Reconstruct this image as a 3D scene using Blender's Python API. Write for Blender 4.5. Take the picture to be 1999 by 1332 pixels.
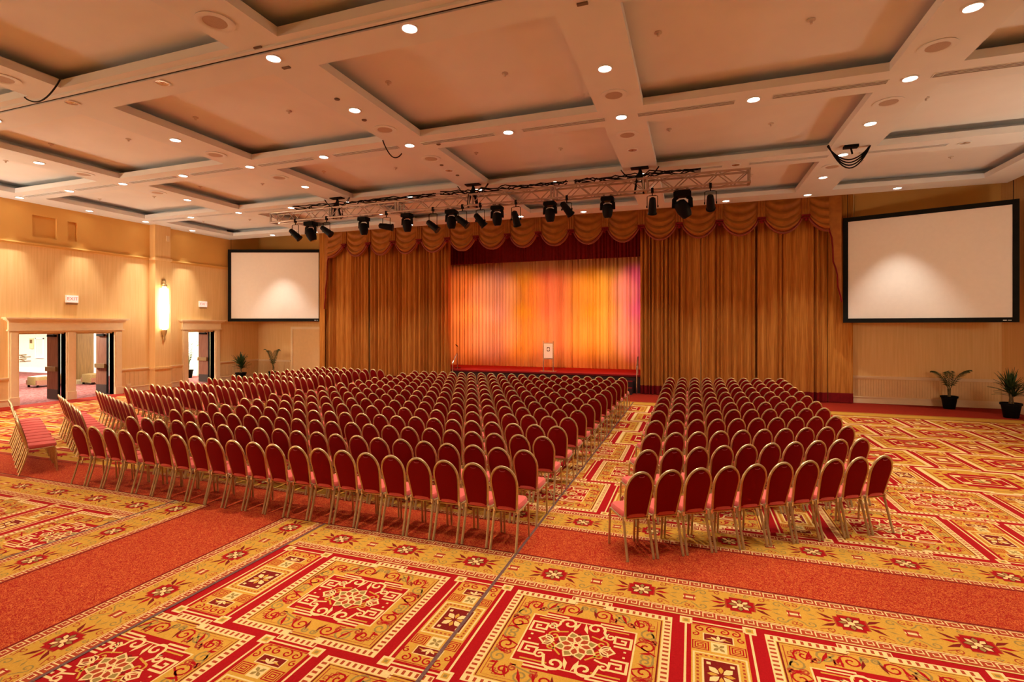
import bpy, math, random
import numpy as np
from mathutils import Vector, Matrix

random.seed(7)
for o in list(bpy.data.objects):
    bpy.data.objects.remove(o)
scene = bpy.context.scene
COL = scene.collection
PI = math.pi

# ------------------------------------------------------------------ camera
CAM_H, FPX, CYPX, YAW = 2.6, 998.63, 636.95, math.radians(19.39)
cam_d = bpy.data.cameras.new('camera')
cam_d.sensor_width = 36.0
cam_d.lens = FPX / 1999 * 36.0
cam_d.shift_y = -(666.0 - CYPX) / 1999
cam_d.clip_start = 0.05
cam_d.clip_end = 200
cam = bpy.data.objects.new('camera', cam_d)
COL.objects.link(cam)
cam.location = (0, 0, CAM_H)
cam.rotation_euler = (PI / 2, 0, YAW)
scene.camera = cam

# ------------------------------------------------------------------ world, exposure, light levels
world = bpy.data.worlds.new('world')
scene.world = world
world.use_nodes = True
world.node_tree.nodes['Background'].inputs[0].default_value = (0.02, 0.015, 0.01, 1)
world.node_tree.nodes['Background'].inputs[1].default_value = 1.0
vs = scene.view_settings
vs.view_transform = 'Standard'
vs.look = 'None'
vs.exposure = 0.2
vs.gamma = 1.0
vs.use_curve_mapping = False
SPOT_W = 430.0            # one recessed downlight
SPOT_COL = (1.0, 0.98, 0.90)
FILL_SCONCE_W = 200.0  # each unseen sconce added as fill
STAGE_W = 2300.0
FOYER_W = 560.0

# ------------------------------------------------------------------ pixel helpers (photo is 1999 x 1332)
def ray(px, py):
    t = (px - 999.5) / FPX; u = (CYPX - py) / FPX
    c, s = math.cos(YAW), math.sin(YAW)
    return (-s + t * c, c + t * s, u)
def on_y(px, py, Y):
    r = ray(px, py); k = Y / r[1]
    return (k * r[0], Y, CAM_H + k * r[2])
def on_x(px, py, X):
    r = ray(px, py); k = X / r[0]
    return (X, k * r[1], CAM_H + k * r[2])
def on_z(px, py, Z):
    r = ray(px, py); k = (Z - CAM_H) / r[2]
    return (k * r[0], k * r[1], Z)

# ------------------------------------------------------------------ materials
def new_mat(name):
    m = bpy.data.materials.new(name); m.use_nodes = True
    nt = m.node_tree
    return m, nt, nt.nodes['Principled BSDF']
def setb(b, rough=0.6, metal=0.0, spec=0.5, sheen=0.0):
    b.inputs['Roughness'].default_value = rough
    b.inputs['Metallic'].default_value = metal
    b.inputs['Specular IOR Level'].default_value = spec
    if sheen:
        b.inputs['Sheen Weight'].default_value = sheen
        b.inputs['Sheen Roughness'].default_value = 0.5
def coords(nt, scale=(1, 1, 1), kind='Object'):
    tc = nt.nodes.new('ShaderNodeTexCoord'); mp = nt.nodes.new('ShaderNodeMapping')
    mp.inputs['Scale'].default_value = scale
    nt.links.new(tc.outputs[kind], mp.inputs['Vector'])
    return mp.outputs['Vector']
def mat_noise(name, c1, c2, scale=20, rough=0.7, metal=0, spec=0.4, sheen=0, bump=0.0, detail=2, stretch=(1, 1, 1), lo=0.35, hi=0.65, dist=0.01):
    """two tones blended by a noise texture, with an optional fine bump"""
    m, nt, b = new_mat(name)
    setb(b, rough, metal, spec, sheen)
    v = coords(nt, stretch)
    n = nt.nodes.new('ShaderNodeTexNoise'); n.inputs['Scale'].default_value = scale; n.inputs['Detail'].default_value = detail
    nt.links.new(v, n.inputs['Vector'])
    r = nt.nodes.new('ShaderNodeValToRGB')
    r.color_ramp.elements[0].position = lo; r.color_ramp.elements[0].color = (*c1, 1)
    r.color_ramp.elements[1].position = hi; r.color_ramp.elements[1].color = (*c2, 1)
    nt.links.new(n.outputs['Fac'], r.inputs['Fac'])
    nt.links.new(r.outputs['Color'], b.inputs['Base Color'])
    if bump:
        bp = nt.nodes.new('ShaderNodeBump'); bp.inputs['Strength'].default_value = bump; bp.inputs['Distance'].default_value = dist
        nt.links.new(n.outputs['Fac'], bp.inputs['Height']); nt.links.new(bp.outputs['Normal'], b.inputs['Normal'])
    return m
def tone(c, k):
    return tuple(min(1, x * k) for x in c)
def mat_plain(name, c, rough=0.6, metal=0, spec=0.4, sheen=0, var=0.08, scale=8):
    return mat_noise(name, tone(c, 1 - var), tone(c, 1 + var), scale, rough, metal, spec, sheen)
def mat_emit(name, c, strength):
    m, nt, b = new_mat(name)
    b.inputs['Base Color'].default_value = (*c, 1)
    b.inputs['Emission Color'].default_value = (*c, 1)
    b.inputs['Emission Strength'].default_value = strength
    return m
def mat_wallpaper(name, c1, c2):
    """vertical strie wallpaper"""
    m, nt, b = new_mat(name)
    setb(b, 0.75, 0, 0.25)
    v = coords(nt, (9, 9, 0.35))
    n = nt.nodes.new('ShaderNodeTexNoise'); n.inputs['Scale'].default_value = 2.2; n.inputs['Detail'].default_value = 3
    nt.links.new(v, n.inputs['Vector'])
    r = nt.nodes.new('ShaderNodeValToRGB')
    r.color_ramp.elements[0].position = 0.3; r.color_ramp.elements[0].color = (*c1, 1)
    r.color_ramp.elements[1].position = 0.7; r.color_ramp.elements[1].color = (*c2, 1)
    nt.links.new(n.outputs['Fac'], r.inputs['Fac']); nt.links.new(r.outputs['Color'], b.inputs['Base Color'])
    return m
def mat_pile(name, c1, c2, scale, lo, hi, dist=1.5):
    """squiggly two tone carpet pile"""
    m, nt, b = new_mat(name)
    setb(b, 0.95, 0, 0.1)
    v = coords(nt)
    n = nt.nodes.new('ShaderNodeTexNoise'); n.inputs['Scale'].default_value = scale; n.inputs['Detail'].default_value = 1.5
    n.inputs['Distortion'].default_value = dist
    nt.links.new(v, n.inputs['Vector'])
    r = nt.nodes.new('ShaderNodeValToRGB')
    r.color_ramp.elements[0].position = lo; r.color_ramp.elements[0].color = (*c1, 1)
    r.color_ramp.elements[1].position = hi; r.color_ramp.elements[1].color = (*c2, 1)
    nt.links.new(n.outputs['Fac'], r.inputs['Fac']); nt.links.new(r.outputs['Color'], b.inputs['Base Color'])
    return m

M = {}
M['c_red'] = mat_pile('carpet_red', (0.26, 0.002, 0.0025), (0.32, 0.004, 0.004), 60, .3, .7)
M['c_gold'] = mat_pile('carpet_gold', (0.42, 0.185, 0.018), (0.50, 0.235, 0.028), 60, .3, .7)
M['c_cream'] = mat_pile('carpet_cream', (0.60, 0.36, 0.12), (0.66, 0.42, 0.155), 60, .3, .7)
M['c_dark'] = mat_pile('carpet_maroon', (0.13, 0.005, 0.003), (0.17, 0.009, 0.004), 60, .3, .7)
M['c_olive'] = mat_pile('carpet_olive', (0.22, 0.12, 0.025), (0.27, 0.15, 0.035), 60, .3, .7)
M['c_band'] = mat_pile('carpet_speckle', (0.26, 0.008, 0.003), (0.50, 0.10, 0.018), 48, .48, .60, 2.5)
M['c_rust'] = mat_pile('carpet_rust', (0.27, 0.028, 0.008), (0.33, 0.045, 0.012), 60, .3, .7)
M['c_seam'] = mat_pile('carpet_seam', (0.10, 0.04, 0.03), (0.16, 0.07, 0.05), 40, .3, .7)
M['c_edge'] = mat_pile('carpet_perimeter', (0.22, 0.007, 0.003), (0.33, 0.03, 0.007), 50, .4, .65, 2.0)
M['ceil'] = mat_plain('ceiling_paint', (0.77, 0.82, 0.84), 0.85, spec=0.15, var=0.015, scale=1.5)
M['panel'] = mat_plain('coffer_paint', (0.80, 0.82, 0.82), 0.9, spec=0.1, var=0.02, scale=1.2)
M['wall'] = mat_wallpaper('strie_wallpaper', (0.80, 0.50, 0.19), (0.88, 0.58, 0.25))
M['wall_up'] = mat_plain('upper_wall_paint', (0.76, 0.42, 0.11), 0.8, spec=0.2, var=0.03, scale=1)
M['wains'] = mat_plain('wainscot_paint', (0.82, 0.55, 0.25), 0.6, var=0.02)
M['trim'] = mat_plain('cream_trim', (0.88, 0.67, 0.39), 0.5, var=0.02)
M['foyer'] = mat_plain('foyer_paint', (0.82, 0.84, 0.70), 0.8, var=0.02)
M['foyer_floor'] = mat_pile('foyer_carpet', (0.16, 0.035, 0.033), (0.26, 0.10, 0.095), 9, .4, .6, 1.0)
M['leaf_wood'] = mat_noise('door_veneer', (0.26, 0.10, 0.055), (0.34, 0.15, 0.085), 6, 0.5, stretch=(6, 6, .5))
M['black'] = mat_plain('matte_black', (0.006, 0.006, 0.006), 0.6, spec=0.08, var=0.1)
M['blackgloss'] = mat_plain('black_housing', (0.005, 0.005, 0.006), 0.5, spec=0.12, var=0.1)
M['kick'] = mat_plain('dark_kick_plate', (0.06, 0.055, 0.05), 0.4, var=0.05)
M['bronze'] = mat_plain('bronze_bar', (0.42, 0.28, 0.13), 0.4, 0.6, var=0.05)
M['screen'] = mat_plain('screen_fabric', (0.93, 0.85, 0.74), 0.9, spec=0.1, var=0.01)
M['frame_black'] = mat_plain('velvet_black', (0.010, 0.010, 0.008), 0.9, spec=0.15, var=0.1)
M['gold_curtain'] = mat_noise('gold_curtain', (0.42, 0.15, 0.02), (0.60, 0.25, 0.045), 5, 0.8, spec=0.15, stretch=(6, 6, .25))
M['valance'] = mat_noise('valance_satin', (0.38, 0.125, 0.014), (0.46, 0.16, 0.02), 5, 0.55, spec=0.3, stretch=(1, 1, 1))
M['burgundy'] = mat_plain('burgundy_trim', (0.20, 0.006, 0.008), 0.7, spec=0.15)
M['cordtrim'] = mat_plain('rope_trim', (0.30, 0.06, 0.03), 0.6)
M['pelmet'] = mat_plain('deep_red_velour', (0.22, 0.012, 0.010), 0.8, spec=0.1)
M['backdrop'] = mat_noise('backdrop_cloth', (0.70, 0.35, 0.13), (0.76, 0.41, 0.16), 5, 0.8, spec=0.2, stretch=(6, 6, .2))
M['stage_red'] = mat_pile('stage_carpet', (0.52, 0.02, 0.015), (0.58, 0.03, 0.02), 40, .3, .7)
M['skirt'] = mat_plain('stage_skirt', (0.035, 0.010, 0.008), 0.8)
M['chrome'] = mat_plain('polished_steel', (0.75, 0.74, 0.72), 0.22, 1.0, var=0.03)
M['alu'] = mat_plain('truss_aluminium', (0.46, 0.40, 0.35), 0.4, 0.8, var=0.05)
M['white'] = mat_plain('white_board', (0.90, 0.90, 0.88), 0.5, var=0.01)
M['charcoal'] = mat_plain('print_charcoal', (0.03, 0.03, 0.03), 0.7)
M['brass'] = mat_noise('champagne_tube', (0.54, 0.40, 0.18), (0.62, 0.47, 0.23), 30, 0.36, 0.7, 0.5)
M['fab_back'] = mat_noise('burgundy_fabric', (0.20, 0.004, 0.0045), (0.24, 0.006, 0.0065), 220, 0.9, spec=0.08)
M['fab_seat'] = mat_noise('burgundy_fabric_lit', (0.60, 0.085, 0.060), (0.66, 0.105, 0.078), 220, 0.85, spec=0.15, sheen=0.3)  # same fabric as the backs, lightened like seat tops under overhead light
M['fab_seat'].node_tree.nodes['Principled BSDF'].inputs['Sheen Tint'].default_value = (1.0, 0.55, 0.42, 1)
M['grip'] = mat_plain('grip_slot', (0.34, 0.03, 0.04), 0.6)
M['spk'] = mat_noise('speaker_mesh', (0.42, 0.34, 0.28), (0.54, 0.45, 0.38), 200, 0.8)
M['ceil_metal'] = mat_plain('vent_metal', (0.17, 0.13, 0.10), 0.7, var=0.05)
M['sprink'] = mat_plain('sprinkler_paint', (0.62, 0.56, 0.50), 0.6)
M['dark_slot'] = mat_plain('slot_black', (0.03, 0.022, 0.018), 0.8)
M['lamp'] = mat_emit('downlight_glow', (1.0, 0.90, 0.74), 14)
M['lamp_off'] = mat_plain('reflector_off', (0.55, 0.45, 0.36), 0.25, 0.8)
M['glass_glow'] = mat_emit('sconce_glow', (1.0, 0.88, 0.66), 9)
M['exit_glow'] = mat_emit('exit_face', (1.0, 0.72, 0.62), 0.55)
M['exit_red'] = mat_emit('exit_letters', (1.0, 0.10, 0.07), 0.7)
M['lens'] = mat_emit('lens_glow', (1.0, 0.82, 0.66), 1.2)
M['leaf'] = mat_noise('palm_leaf', (0.018, 0.045, 0.012), (0.045, 0.085, 0.022), 12, 0.5)
M['stem'] = mat_plain('plant_stem', (0.16, 0.11, 0.045), 0.7)
M['soil'] = mat_noise('potting_soil', (0.05, 0.03, 0.018), (0.09, 0.055, 0.03), 40, 0.95)
M['leather'] = mat_noise('tan_leather', (0.22, 0.14, 0.05), (0.27, 0.175, 0.065), 30, 0.5)
M['leather2'] = mat_noise('rose_leather', (0.28, 0.12, 0.08), (0.33, 0.15, 0.10), 30, 0.5)
M['column'] = mat_noise('column_wood', (0.14, 0.075, 0.022), (0.19, 0.10, 0.03), 5, 0.5, stretch=(5, 5, .4))
M['stone'] = mat_plain('column_stone', (0.42, 0.33, 0.20), 0.5)
M['brown_box'] = mat_plain('speaker_grille', (0.52, 0.32, 0.15), 0.7)

# ------------------------------------------------------------------ mesh builder
class MB:
    def __init__(self):
        self.v = []; self.f = []; self.m = []; self.k = 0
    def add(self, vs_, fs):
        o = len(self.v); self.v.extend(vs_)
        for f in fs:
            self.f.append([i + o for i in f]); self.m.append(self.k)
        return self
    def mat(self, k): self.k = k; return self
    def box(self, c, s, R=None):
        x, y, z = s[0] / 2, s[1] / 2, s[2] / 2
        P = [(-x, -y, -z), (x, -y, -z), (x, y, -z), (-x, y, -z), (-x, -y, z), (x, -y, z), (x, y, z), (-x, y, z)]
        if R is not None: P = [tuple(R @ Vector(p)) for p in P]
        P = [(p[0] + c[0], p[1] + c[1], p[2] + c[2]) for p in P]
        return self.add(P, [(0, 3, 2, 1), (4, 5, 6, 7), (0, 1, 5, 4), (1, 2, 6, 5), (2, 3, 7, 6), (3, 0, 4, 7)])
    def bb(self, x0, y0, z0, x1, y1, z1):
        return self.box(((x0 + x1) / 2, (y0 + y1) / 2, (z0 + z1) / 2), (x1 - x0, y1 - y0, z1 - z0))
    def tube(self, path, r, n=6, closed=False, caps=True, flat=1.0):
        P = [Vector(p) for p in path]; L = len(P); rings = []
        prev = None
        for i in range(L):
            if closed: t = P[(i + 1) % L] - P[i - 1]
            else: t = P[min(i + 1, L - 1)] - P[max(i - 1, 0)]
            t.normalize()
            if prev is None:
                a = Vector((0, 0, 1)) if abs(t.z) < 0.9 else Vector((0, 1, 0))
                nrm = (a - t * a.dot(t)).normalized()
            else:
                nrm = (prev - t * prev.dot(t)).normalized()
            prev = nrm; bn = t.cross(nrm)
            rr = r[i] if isinstance(r, (list, tuple)) else r
            rings.append([tuple(P[i] + nrm * (rr * math.cos(2 * PI * j / n)) + bn * (rr * flat * math.sin(2 * PI * j / n))) for j in range(n)])
        vs_ = [q for R in rings for q in R]; fs = []
        for i in range(L if closed else L - 1):
            a = i * n; b = ((i + 1) % L) * n
            for j in range(n):
                fs.append((a + j, a + (j + 1) % n, b + (j + 1) % n, b + j))
        if caps and not closed:
            fs.append(tuple(range(n - 1, -1, -1))); fs.append(tuple((L - 1) * n + j for j in range(n)))
        return self.add(vs_, fs)
    def bar(self, a, b, r, n=6, flat=1.0): return self.tube([a, b], r, n, flat=flat)
    def lathe(self, prof, n=16, c=(0, 0, 0), R=None, cap=True):
        vs_ = []
        for (r, z) in prof:
            for j in range(n):
                p = Vector((r * math.cos(2 * PI * j / n), r * math.sin(2 * PI * j / n), z))
                if R is not None: p = R @ p
                vs_.append((p.x + c[0], p.y + c[1], p.z + c[2]))
        fs = []
        for i in range(len(prof) - 1):
            for j in range(n):
                fs.append((i * n + j, i * n + (j + 1) % n, (i + 1) * n + (j + 1) % n, (i + 1) * n + j))
        if cap:
            fs.append(tuple(range(n - 1, -1, -1))); fs.append(tuple((len(prof) - 1) * n + j for j in range(n)))
        return self.add(vs_, fs)
    def grid(self, fn, nu, nv):
        vs_ = [fn(i / nu, j / nv) for j in range(nv + 1) for i in range(nu + 1)]
        fs = []
        for j in range(nv):
            for i in range(nu):
                a = j * (nu + 1) + i
                fs.append((a, a + 1, a + nu + 2, a + nu + 1))
        return self.add(vs_, fs)
    def mesh(self, name, mats, smooth=False):
        me = bpy.data.meshes.new(name)
        me.from_pydata(self.v, [], self.f)
        for m in (mats if isinstance(mats, (list, tuple)) else [mats]): me.materials.append(m)
        if len(me.materials) > 1: me.polygons.foreach_set('material_index', self.m)
        if smooth:
            me.polygons.foreach_set('use_smooth', [True] * len(me.polygons))
            try: me.set_sharp_from_angle(angle=math.radians(40))
            except Exception: pass
        me.update()
        return me

def link(name, data, parent=None, loc=None, rot=None):
    o = bpy.data.objects.new(name, data); COL.objects.link(o)
    if parent is not None: o.parent = parent
    if loc is not None: o.location = loc
    if rot is not None: o.rotation_euler = rot
    return o
def obj(name, mb, mat, parent=None, smooth=False, loc=None, rot=None, label=None):
    mats = [M[k] for k in mat] if isinstance(mat, (list, tuple)) else M[mat]
    o = link(name, mb.mesh(name, mats, smooth), parent, loc, rot)
    if label: o['label'] = label
    return o
def tag(o, label, cat, group=None, kind=None):
    o['label'] = label; o['category'] = cat
    if group: o['group'] = group
    if kind: o['kind'] = kind
    return o
def thing(name, label, cat, loc=(0, 0, 0), rotz=0, group=None):
    o = link(name, None, None, loc, (0, 0, rotz)); o.empty_display_size = 0.1
    return tag(o, label, cat, group)
def struct(o, label=None):
    o['kind'] = 'structure'
    if label: o['label'] = label
    return o
def copy_tree(o, parent=None):
    c = o.copy(); COL.objects.link(c); c.parent = parent
    for ch in o.children: copy_tree(ch, c)
    return c
ORD = ['zeroth', 'first', 'second', 'third', 'fourth', 'fifth', 'sixth', 'seventh', 'eighth', 'ninth', 'tenth', 'eleventh', 'twelfth',
       'thirteenth', 'fourteenth', 'fifteenth', 'sixteenth', 'seventeenth', 'eighteenth', 'nineteenth', 'twentieth', 'twenty-first']

# ------------------------------------------------------------------ room dimensions
XL, XR, YF, YB = -20.8, 9.17, 20.25, -6.0     # inner wall faces
ZC = 6.71                                      # underside of the ceiling beams
ZP = 7.02                                      # coffer panels
YE, XE = 18.53, 8.52                           # edges of the hung ceiling
ZU = 7.7                                       # slab above the edge slots

# ------------------------------------------------------------------ floor: carpet woven as flat coloured shapes
CM = ['c_red', 'c_gold', 'c_cream', 'c_dark', 'c_olive', 'c_band', 'c_rust', 'c_seam', 'c_edge']
RED, GOLD, CREAM, DARK, OLIVE, BAND, RUST, SEAM, EDGE = range(9)
LZ = 0.00016
class Pat:
    """2D drawing: triangles with a colour and a layer"""
    def __init__(self): self.v = []; self.t = []; self.m = []; self.n = 0
    def z(self, lay):
        self.n += 1
        return lay + (self.n % 36) * .025
    def poly(self, pts, col, lay):
        o = len(self.v); lay = self.z(lay)
        for p in pts: self.v.append((p[0], p[1], lay * LZ))
        for i in range(1, len(pts) - 1):
            self.t.append((o, o + i, o + i + 1)); self.m.append(col)
    def star(self, c, pts, col, lay):
        lay = self.z(lay); o = len(self.v); self.v.append((c[0], c[1], lay * LZ)); n = len(pts)
        for p in pts: self.v.append((p[0], p[1], lay * LZ))
        for i in range(n):
            self.t.append((o, o + 1 + i, o + 1 + (i + 1) % n)); self.m.append(col)
    def rect(self, x0, y0, x1, y1, col, lay): self.poly([(x0, y0), (x1, y0), (x1, y1), (x0, y1)], col, lay)
    def crect(self, cx, cy, w, h, col, lay): self.rect(cx - w / 2, cy - h / 2, cx + w / 2, cy + h / 2, col, lay)
    def stroke(self, pts, w, col, lay, closed=False, taper=False):
        n = len(pts); o = len(self.v); lay = self.z(lay)
        for i in range(n):
            a = pts[i - 1] if (i > 0 or closed) else pts[i]
            b = pts[(i + 1) % n] if (i < n - 1 or closed) else pts[i]
            dx, dy = b[0] - a[0], b[1] - a[1]; L = math.hypot(dx, dy) or 1
            k = 1.0
            if 0 < i < n - 1 or closed:
                p, q = pts[i - 1], pts[i]
                ex, ey = q[0] - p[0], q[1] - p[1]; l2 = math.hypot(ex, ey) or 1
                k = 1 / max(0.6, abs((dx * ex + dy * ey) / (L * l2)))
            ww = w / 2 * k * ((1 - 0.75 * i / (n - 1)) if taper else 1)
            nx, ny = -dy / L * ww, dx / L * ww
            self.v.append((pts[i][0] + nx, pts[i][1] + ny, lay * LZ)); self.v.append((pts[i][0] - nx, pts[i][1] - ny, lay * LZ))
        for i in range(n if closed else n - 1):
            a = o + 2 * i; b = o + 2 * ((i + 1) % n)
            self.t.append((a, a + 1, b + 1)); self.t.append((a, b + 1, b)); self.m += [col, col]
    def frame(self, cx, cy, w, h, t, col, lay):
        x0, y0, x1, y1 = cx - w / 2, cy - h / 2, cx + w / 2, cy + h / 2
        self.rect(x0, y0, x1, y0 + t, col, lay); self.rect(x0, y1 - t, x1, y1, col, lay)
        self.rect(x0, y0 + t, x0 + t, y1 - t, col, lay); self.rect(x1 - t, y0 + t, x1, y1 - t, col, lay)
    def spiral(self, cx, cy, r, a0, turns, w, col, lay, sgn=1, n=14, tail=None):
        pts = []
        if tail: pts.append(tail)
        for i in range(n + 1):
            k = i / n; a = a0 + sgn * turns * 2 * PI * k; rr = r * (1 - 0.85 * k)
            pts.append((cx + rr * math.cos(a), cy + rr * math.sin(a)))
        self.stroke(pts, w, col, lay, taper=False)
    def keyspiral(self, cx, cy, s, w, col, lay, fx=1, fy=1):
        q = [(-1, -1), (1, -1), (1, 1), (-1, 1), (-1, -.34), (.34, -.34), (.34, .34), (-.25, .34)]
        self.stroke([(cx + fx * s / 2 * a, cy + fy * s / 2 * b) for a, b in q], w, col, lay)
    def petal(self, cx, cy, a, r0, r1, wid, col, lay, line=None):
        ca, sa = math.cos(a), math.sin(a); pts = []
        for (r, w) in ((r0, 0), (r0 + (r1 - r0) * .35, .8), (r0 + (r1 - r0) * .65, 1), (r1, 0), (r0 + (r1 - r0) * .65, -1), (r0 + (r1 - r0) * .35, -.8)):
            pts.append((cx + r * ca - w * wid * sa, cy + r * sa + w * wid * ca))
        self.poly(pts, col, lay)
        if line is not None: self.stroke(pts, wid * .35, line, lay + 1, closed=True)
    def leaf(self, x0, y0, x1, y1, wid, col, lay):
        dx, dy = x1 - x0, y1 - y0; L = math.hypot(dx, dy); nx, ny = -dy / L * wid, dx / L * wid
        self.poly([(x0, y0), (x0 + dx * .4 + nx, y0 + dy * .4 + ny), (x1, y1), (x0 + dx * .5 - nx * .4, y0 + dy * .5 - ny * .4)], col, lay)
    def arr(self):
        return (np.array(self.v, np.float64).reshape(-1, 3), np.array(self.t, np.int32).reshape(-1, 3), np.array(self.m, np.int32))

def medallion(full=True):
    p = Pat(); a, b = .725, .68
    tw, th = .19, .055                                   # centre tabs on the far and near edge
    for s in (1, -1):
        p.rect(-tw, min(s * b, s * (b + th)), tw, max(s * b, s * (b + th)), CREAM, 2)
    p.rect(-a, -b, a, b, CREAM, 2)
    p.rect(-a + .075, -b + .075, a - .075, b - .075, GOLD, 3)
    for s in (1, -1): p.rect(-tw + .07, min(s * (b - .08), s * (b - .02)), tw - .07, max(s * (b - .08), s * (b - .02)), GOLD, 3)
    if full:
        n = 25
        for i in range(n):
            x = -a + .05 + (2 * a - .1) * i / (n - 1)
            off = th if abs(x) < tw else 0
            for s in (1, -1):
                p.crect(x, s * (b + off - .036), .024, .046, RUST, 4)
        for i in range(23):
            y = -b + .09 + (2 * b - .18) * i / 22
            for s in (1, -1): p.crect(s * (a - .036), y, .046, .024, RUST, 4)
        for (e, w, c) in ((.088, .010, DARK), (.118, .006, RUST)):
            q = []
            for sx, sy in ((1, 1), (-1, 1), (-1, -1), (1, -1)):
                X, Y = (a - e) * sx, (b - e) * sy
                if sy == 1 and sx == 1: q += [(X, Y), (tw - .05, Y), (tw - .05, Y + .05), (-tw + .05, Y + .05), (-tw + .05, Y)]
                elif sy == -1 and sx == -1: q += [(X, Y), (-tw + .05, Y), (-tw + .05, Y - .05), (tw - .05, Y - .05), (tw - .05, Y)]
                else: q.append((X, Y))
            p.stroke(q, w, c, 4, closed=True)
        for sx in (1, -1):
            for sy in (1, -1):
                for k in range(3): p.frame(sx * (a - .16 - .028 * k), sy * (b - .16 - .028 * (2 - k)), .045, .045, .008, RUST, 5)
                # curling vines in the gold ground
                for (cx, cy, r, c, a0, sg) in ((.14, .50, .080, RED, .5, 1), (.31, .50, .085, OLIVE, 2.5, -1), (.47, .47, .075, RED, 0, 1), (.23, .46, .04, RUST, 1, -1), (.40, .43, .04, RUST, 2, 1), (.04, .56, .035, OLIVE, 1, 1),
                                               (.55, .33, .075, OLIVE, 1.5, 1), (.54, .16, .085, RED, 3, -1), (.55, .03, .055, OLIVE, 0, 1), (.50, .25, .035, RUST, 0, 1), (.59, .24, .03, RUST, 2, -1)):
                    p.spiral(sx * cx, sy * cy, r, a0 if sx > 0 else PI - a0, 1.35, .016, c, 5, sg * sx * sy, tail=(sx * (cx + r * .9), sy * (cy - r * 1.1)))
                for (x0, y0, x1, y1) in ((.24, .44, .20, .55), (.42, .55, .47, .40), (.60, .42, .52, .40), (.50, .26, .60, .24), (.60, .10, .49, .06), (.05, .55, .09, .42), (.29, .58, .36, .42)):
                    p.leaf(sx * x0, sy * y0, sx * x1, sy * y1, .022, RED if (x0 * 100) % 2 < 1 else DARK, 6)
    # inner square with stepped corners
    p.rect(-.44, -.32, .44, .32, RED, 5)
    for s in (1, -1): p.rect(-.34, min(s * .32, s * .40), .34, max(s * .32, s * .40), RED, 5)
    if full:
        p.frame(0, 0, .91, .67, .013, CREAM, 5)
        for sx in (1, -1):
            for sy in (1, -1):
                p.keyspiral(sx * .355, sy * .155, .13, .022, CREAM, 7, sx, sy)
                p.crect(sx * .24, sy * .365, .20, .022, CREAM, 7); p.crect(sx * .28, sy * .29, .22, .016, GOLD, 7); p.crect(sx * .27, sy * .325, .22, .014, CREAM, 7)
                p.spiral(sx * .25, sy * .20, .05, 2, 1.2, .018, CREAM, 7, sx * sy, tail=(sx * .17, sy * .13)); p.leaf(sx * .06, sy * .18, sx * .02, sy * .33, .024, CREAM, 7)
                p.spiral(sx * .115, sy * .275, .085, -.4 if sx > 0 else PI + .4, 1.2, .022, CREAM, 7, sx * sy, tail=(sx * .22, sy * .19))
                p.spiral(sx * .20, sy * .075, .055, 1.0 if sx > 0 else PI - 1, 1.1, .016, GOLD, 7, -sx * sy, tail=(sx * .10, sy * .16))
                p.crect(sx * .385, sy * .035, .02, .02, CREAM, 7)
            p.petal(sx * .19, 0, 0 if sx > 0 else PI, 0, .12, .045, RUST, 8, CREAM)
            p.petal(sx * .19, 0, .7 if sx > 0 else PI - .7, 0, .10, .028, DARK, 8, CREAM)
            p.petal(sx * .19, 0, -.7 if sx > 0 else PI + .7, 0, .10, .028, DARK, 8, CREAM)
        p.poly([(.17, 0), (0, .17), (-.17, 0), (0, -.17)], DARK, 8)
        for k in range(8): p.petal(0, 0, k * PI / 4 + PI / 8, .05, .175, .038, OLIVE, 9, CREAM)
        for k in range(8): p.petal(0, 0, k * PI / 4, .03, .13, .032, RUST, 11, CREAM)
        p.star((0, 0), [(.034 * math.cos(k * PI / 5), .034 * math.sin(k * PI / 5)) for k in range(10)], CREAM, 13)
        p.star((0, 0), [(.018 * math.cos(k * PI / 4), .018 * math.sin(k * PI / 4)) for k in range(8)], RED, 14)
    else:
        p.frame(0, 0, 1.24, 1.14, .012, DARK, 4)
        p.frame(0, 0, .70, .54, .02, CREAM, 6); p.frame(0, 0, .40, .30, .03, GOLD, 6)
        for k in range(6): p.petal(0, 0, k * PI / 3, .0, .14, .04, CREAM if k % 2 else OLIVE, 7)
        for sx in (1, -1):
            for sy in (1, -1):
                p.crect(sx * .27, sy * .2, .1, .1, CREAM, 7)
                for (cx, cy) in ((.2, .46), (.42, .46), (.52, .3), (.53, .1)):
                    p.star((sx * cx, sy * cy), [(sx * cx + .055 * math.cos(k * PI / 3), sy * cy + .045 * math.sin(k * PI / 3)) for k in range(6)], RUST if cx < .45 else RED, 5)
    return p.arr()

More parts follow.
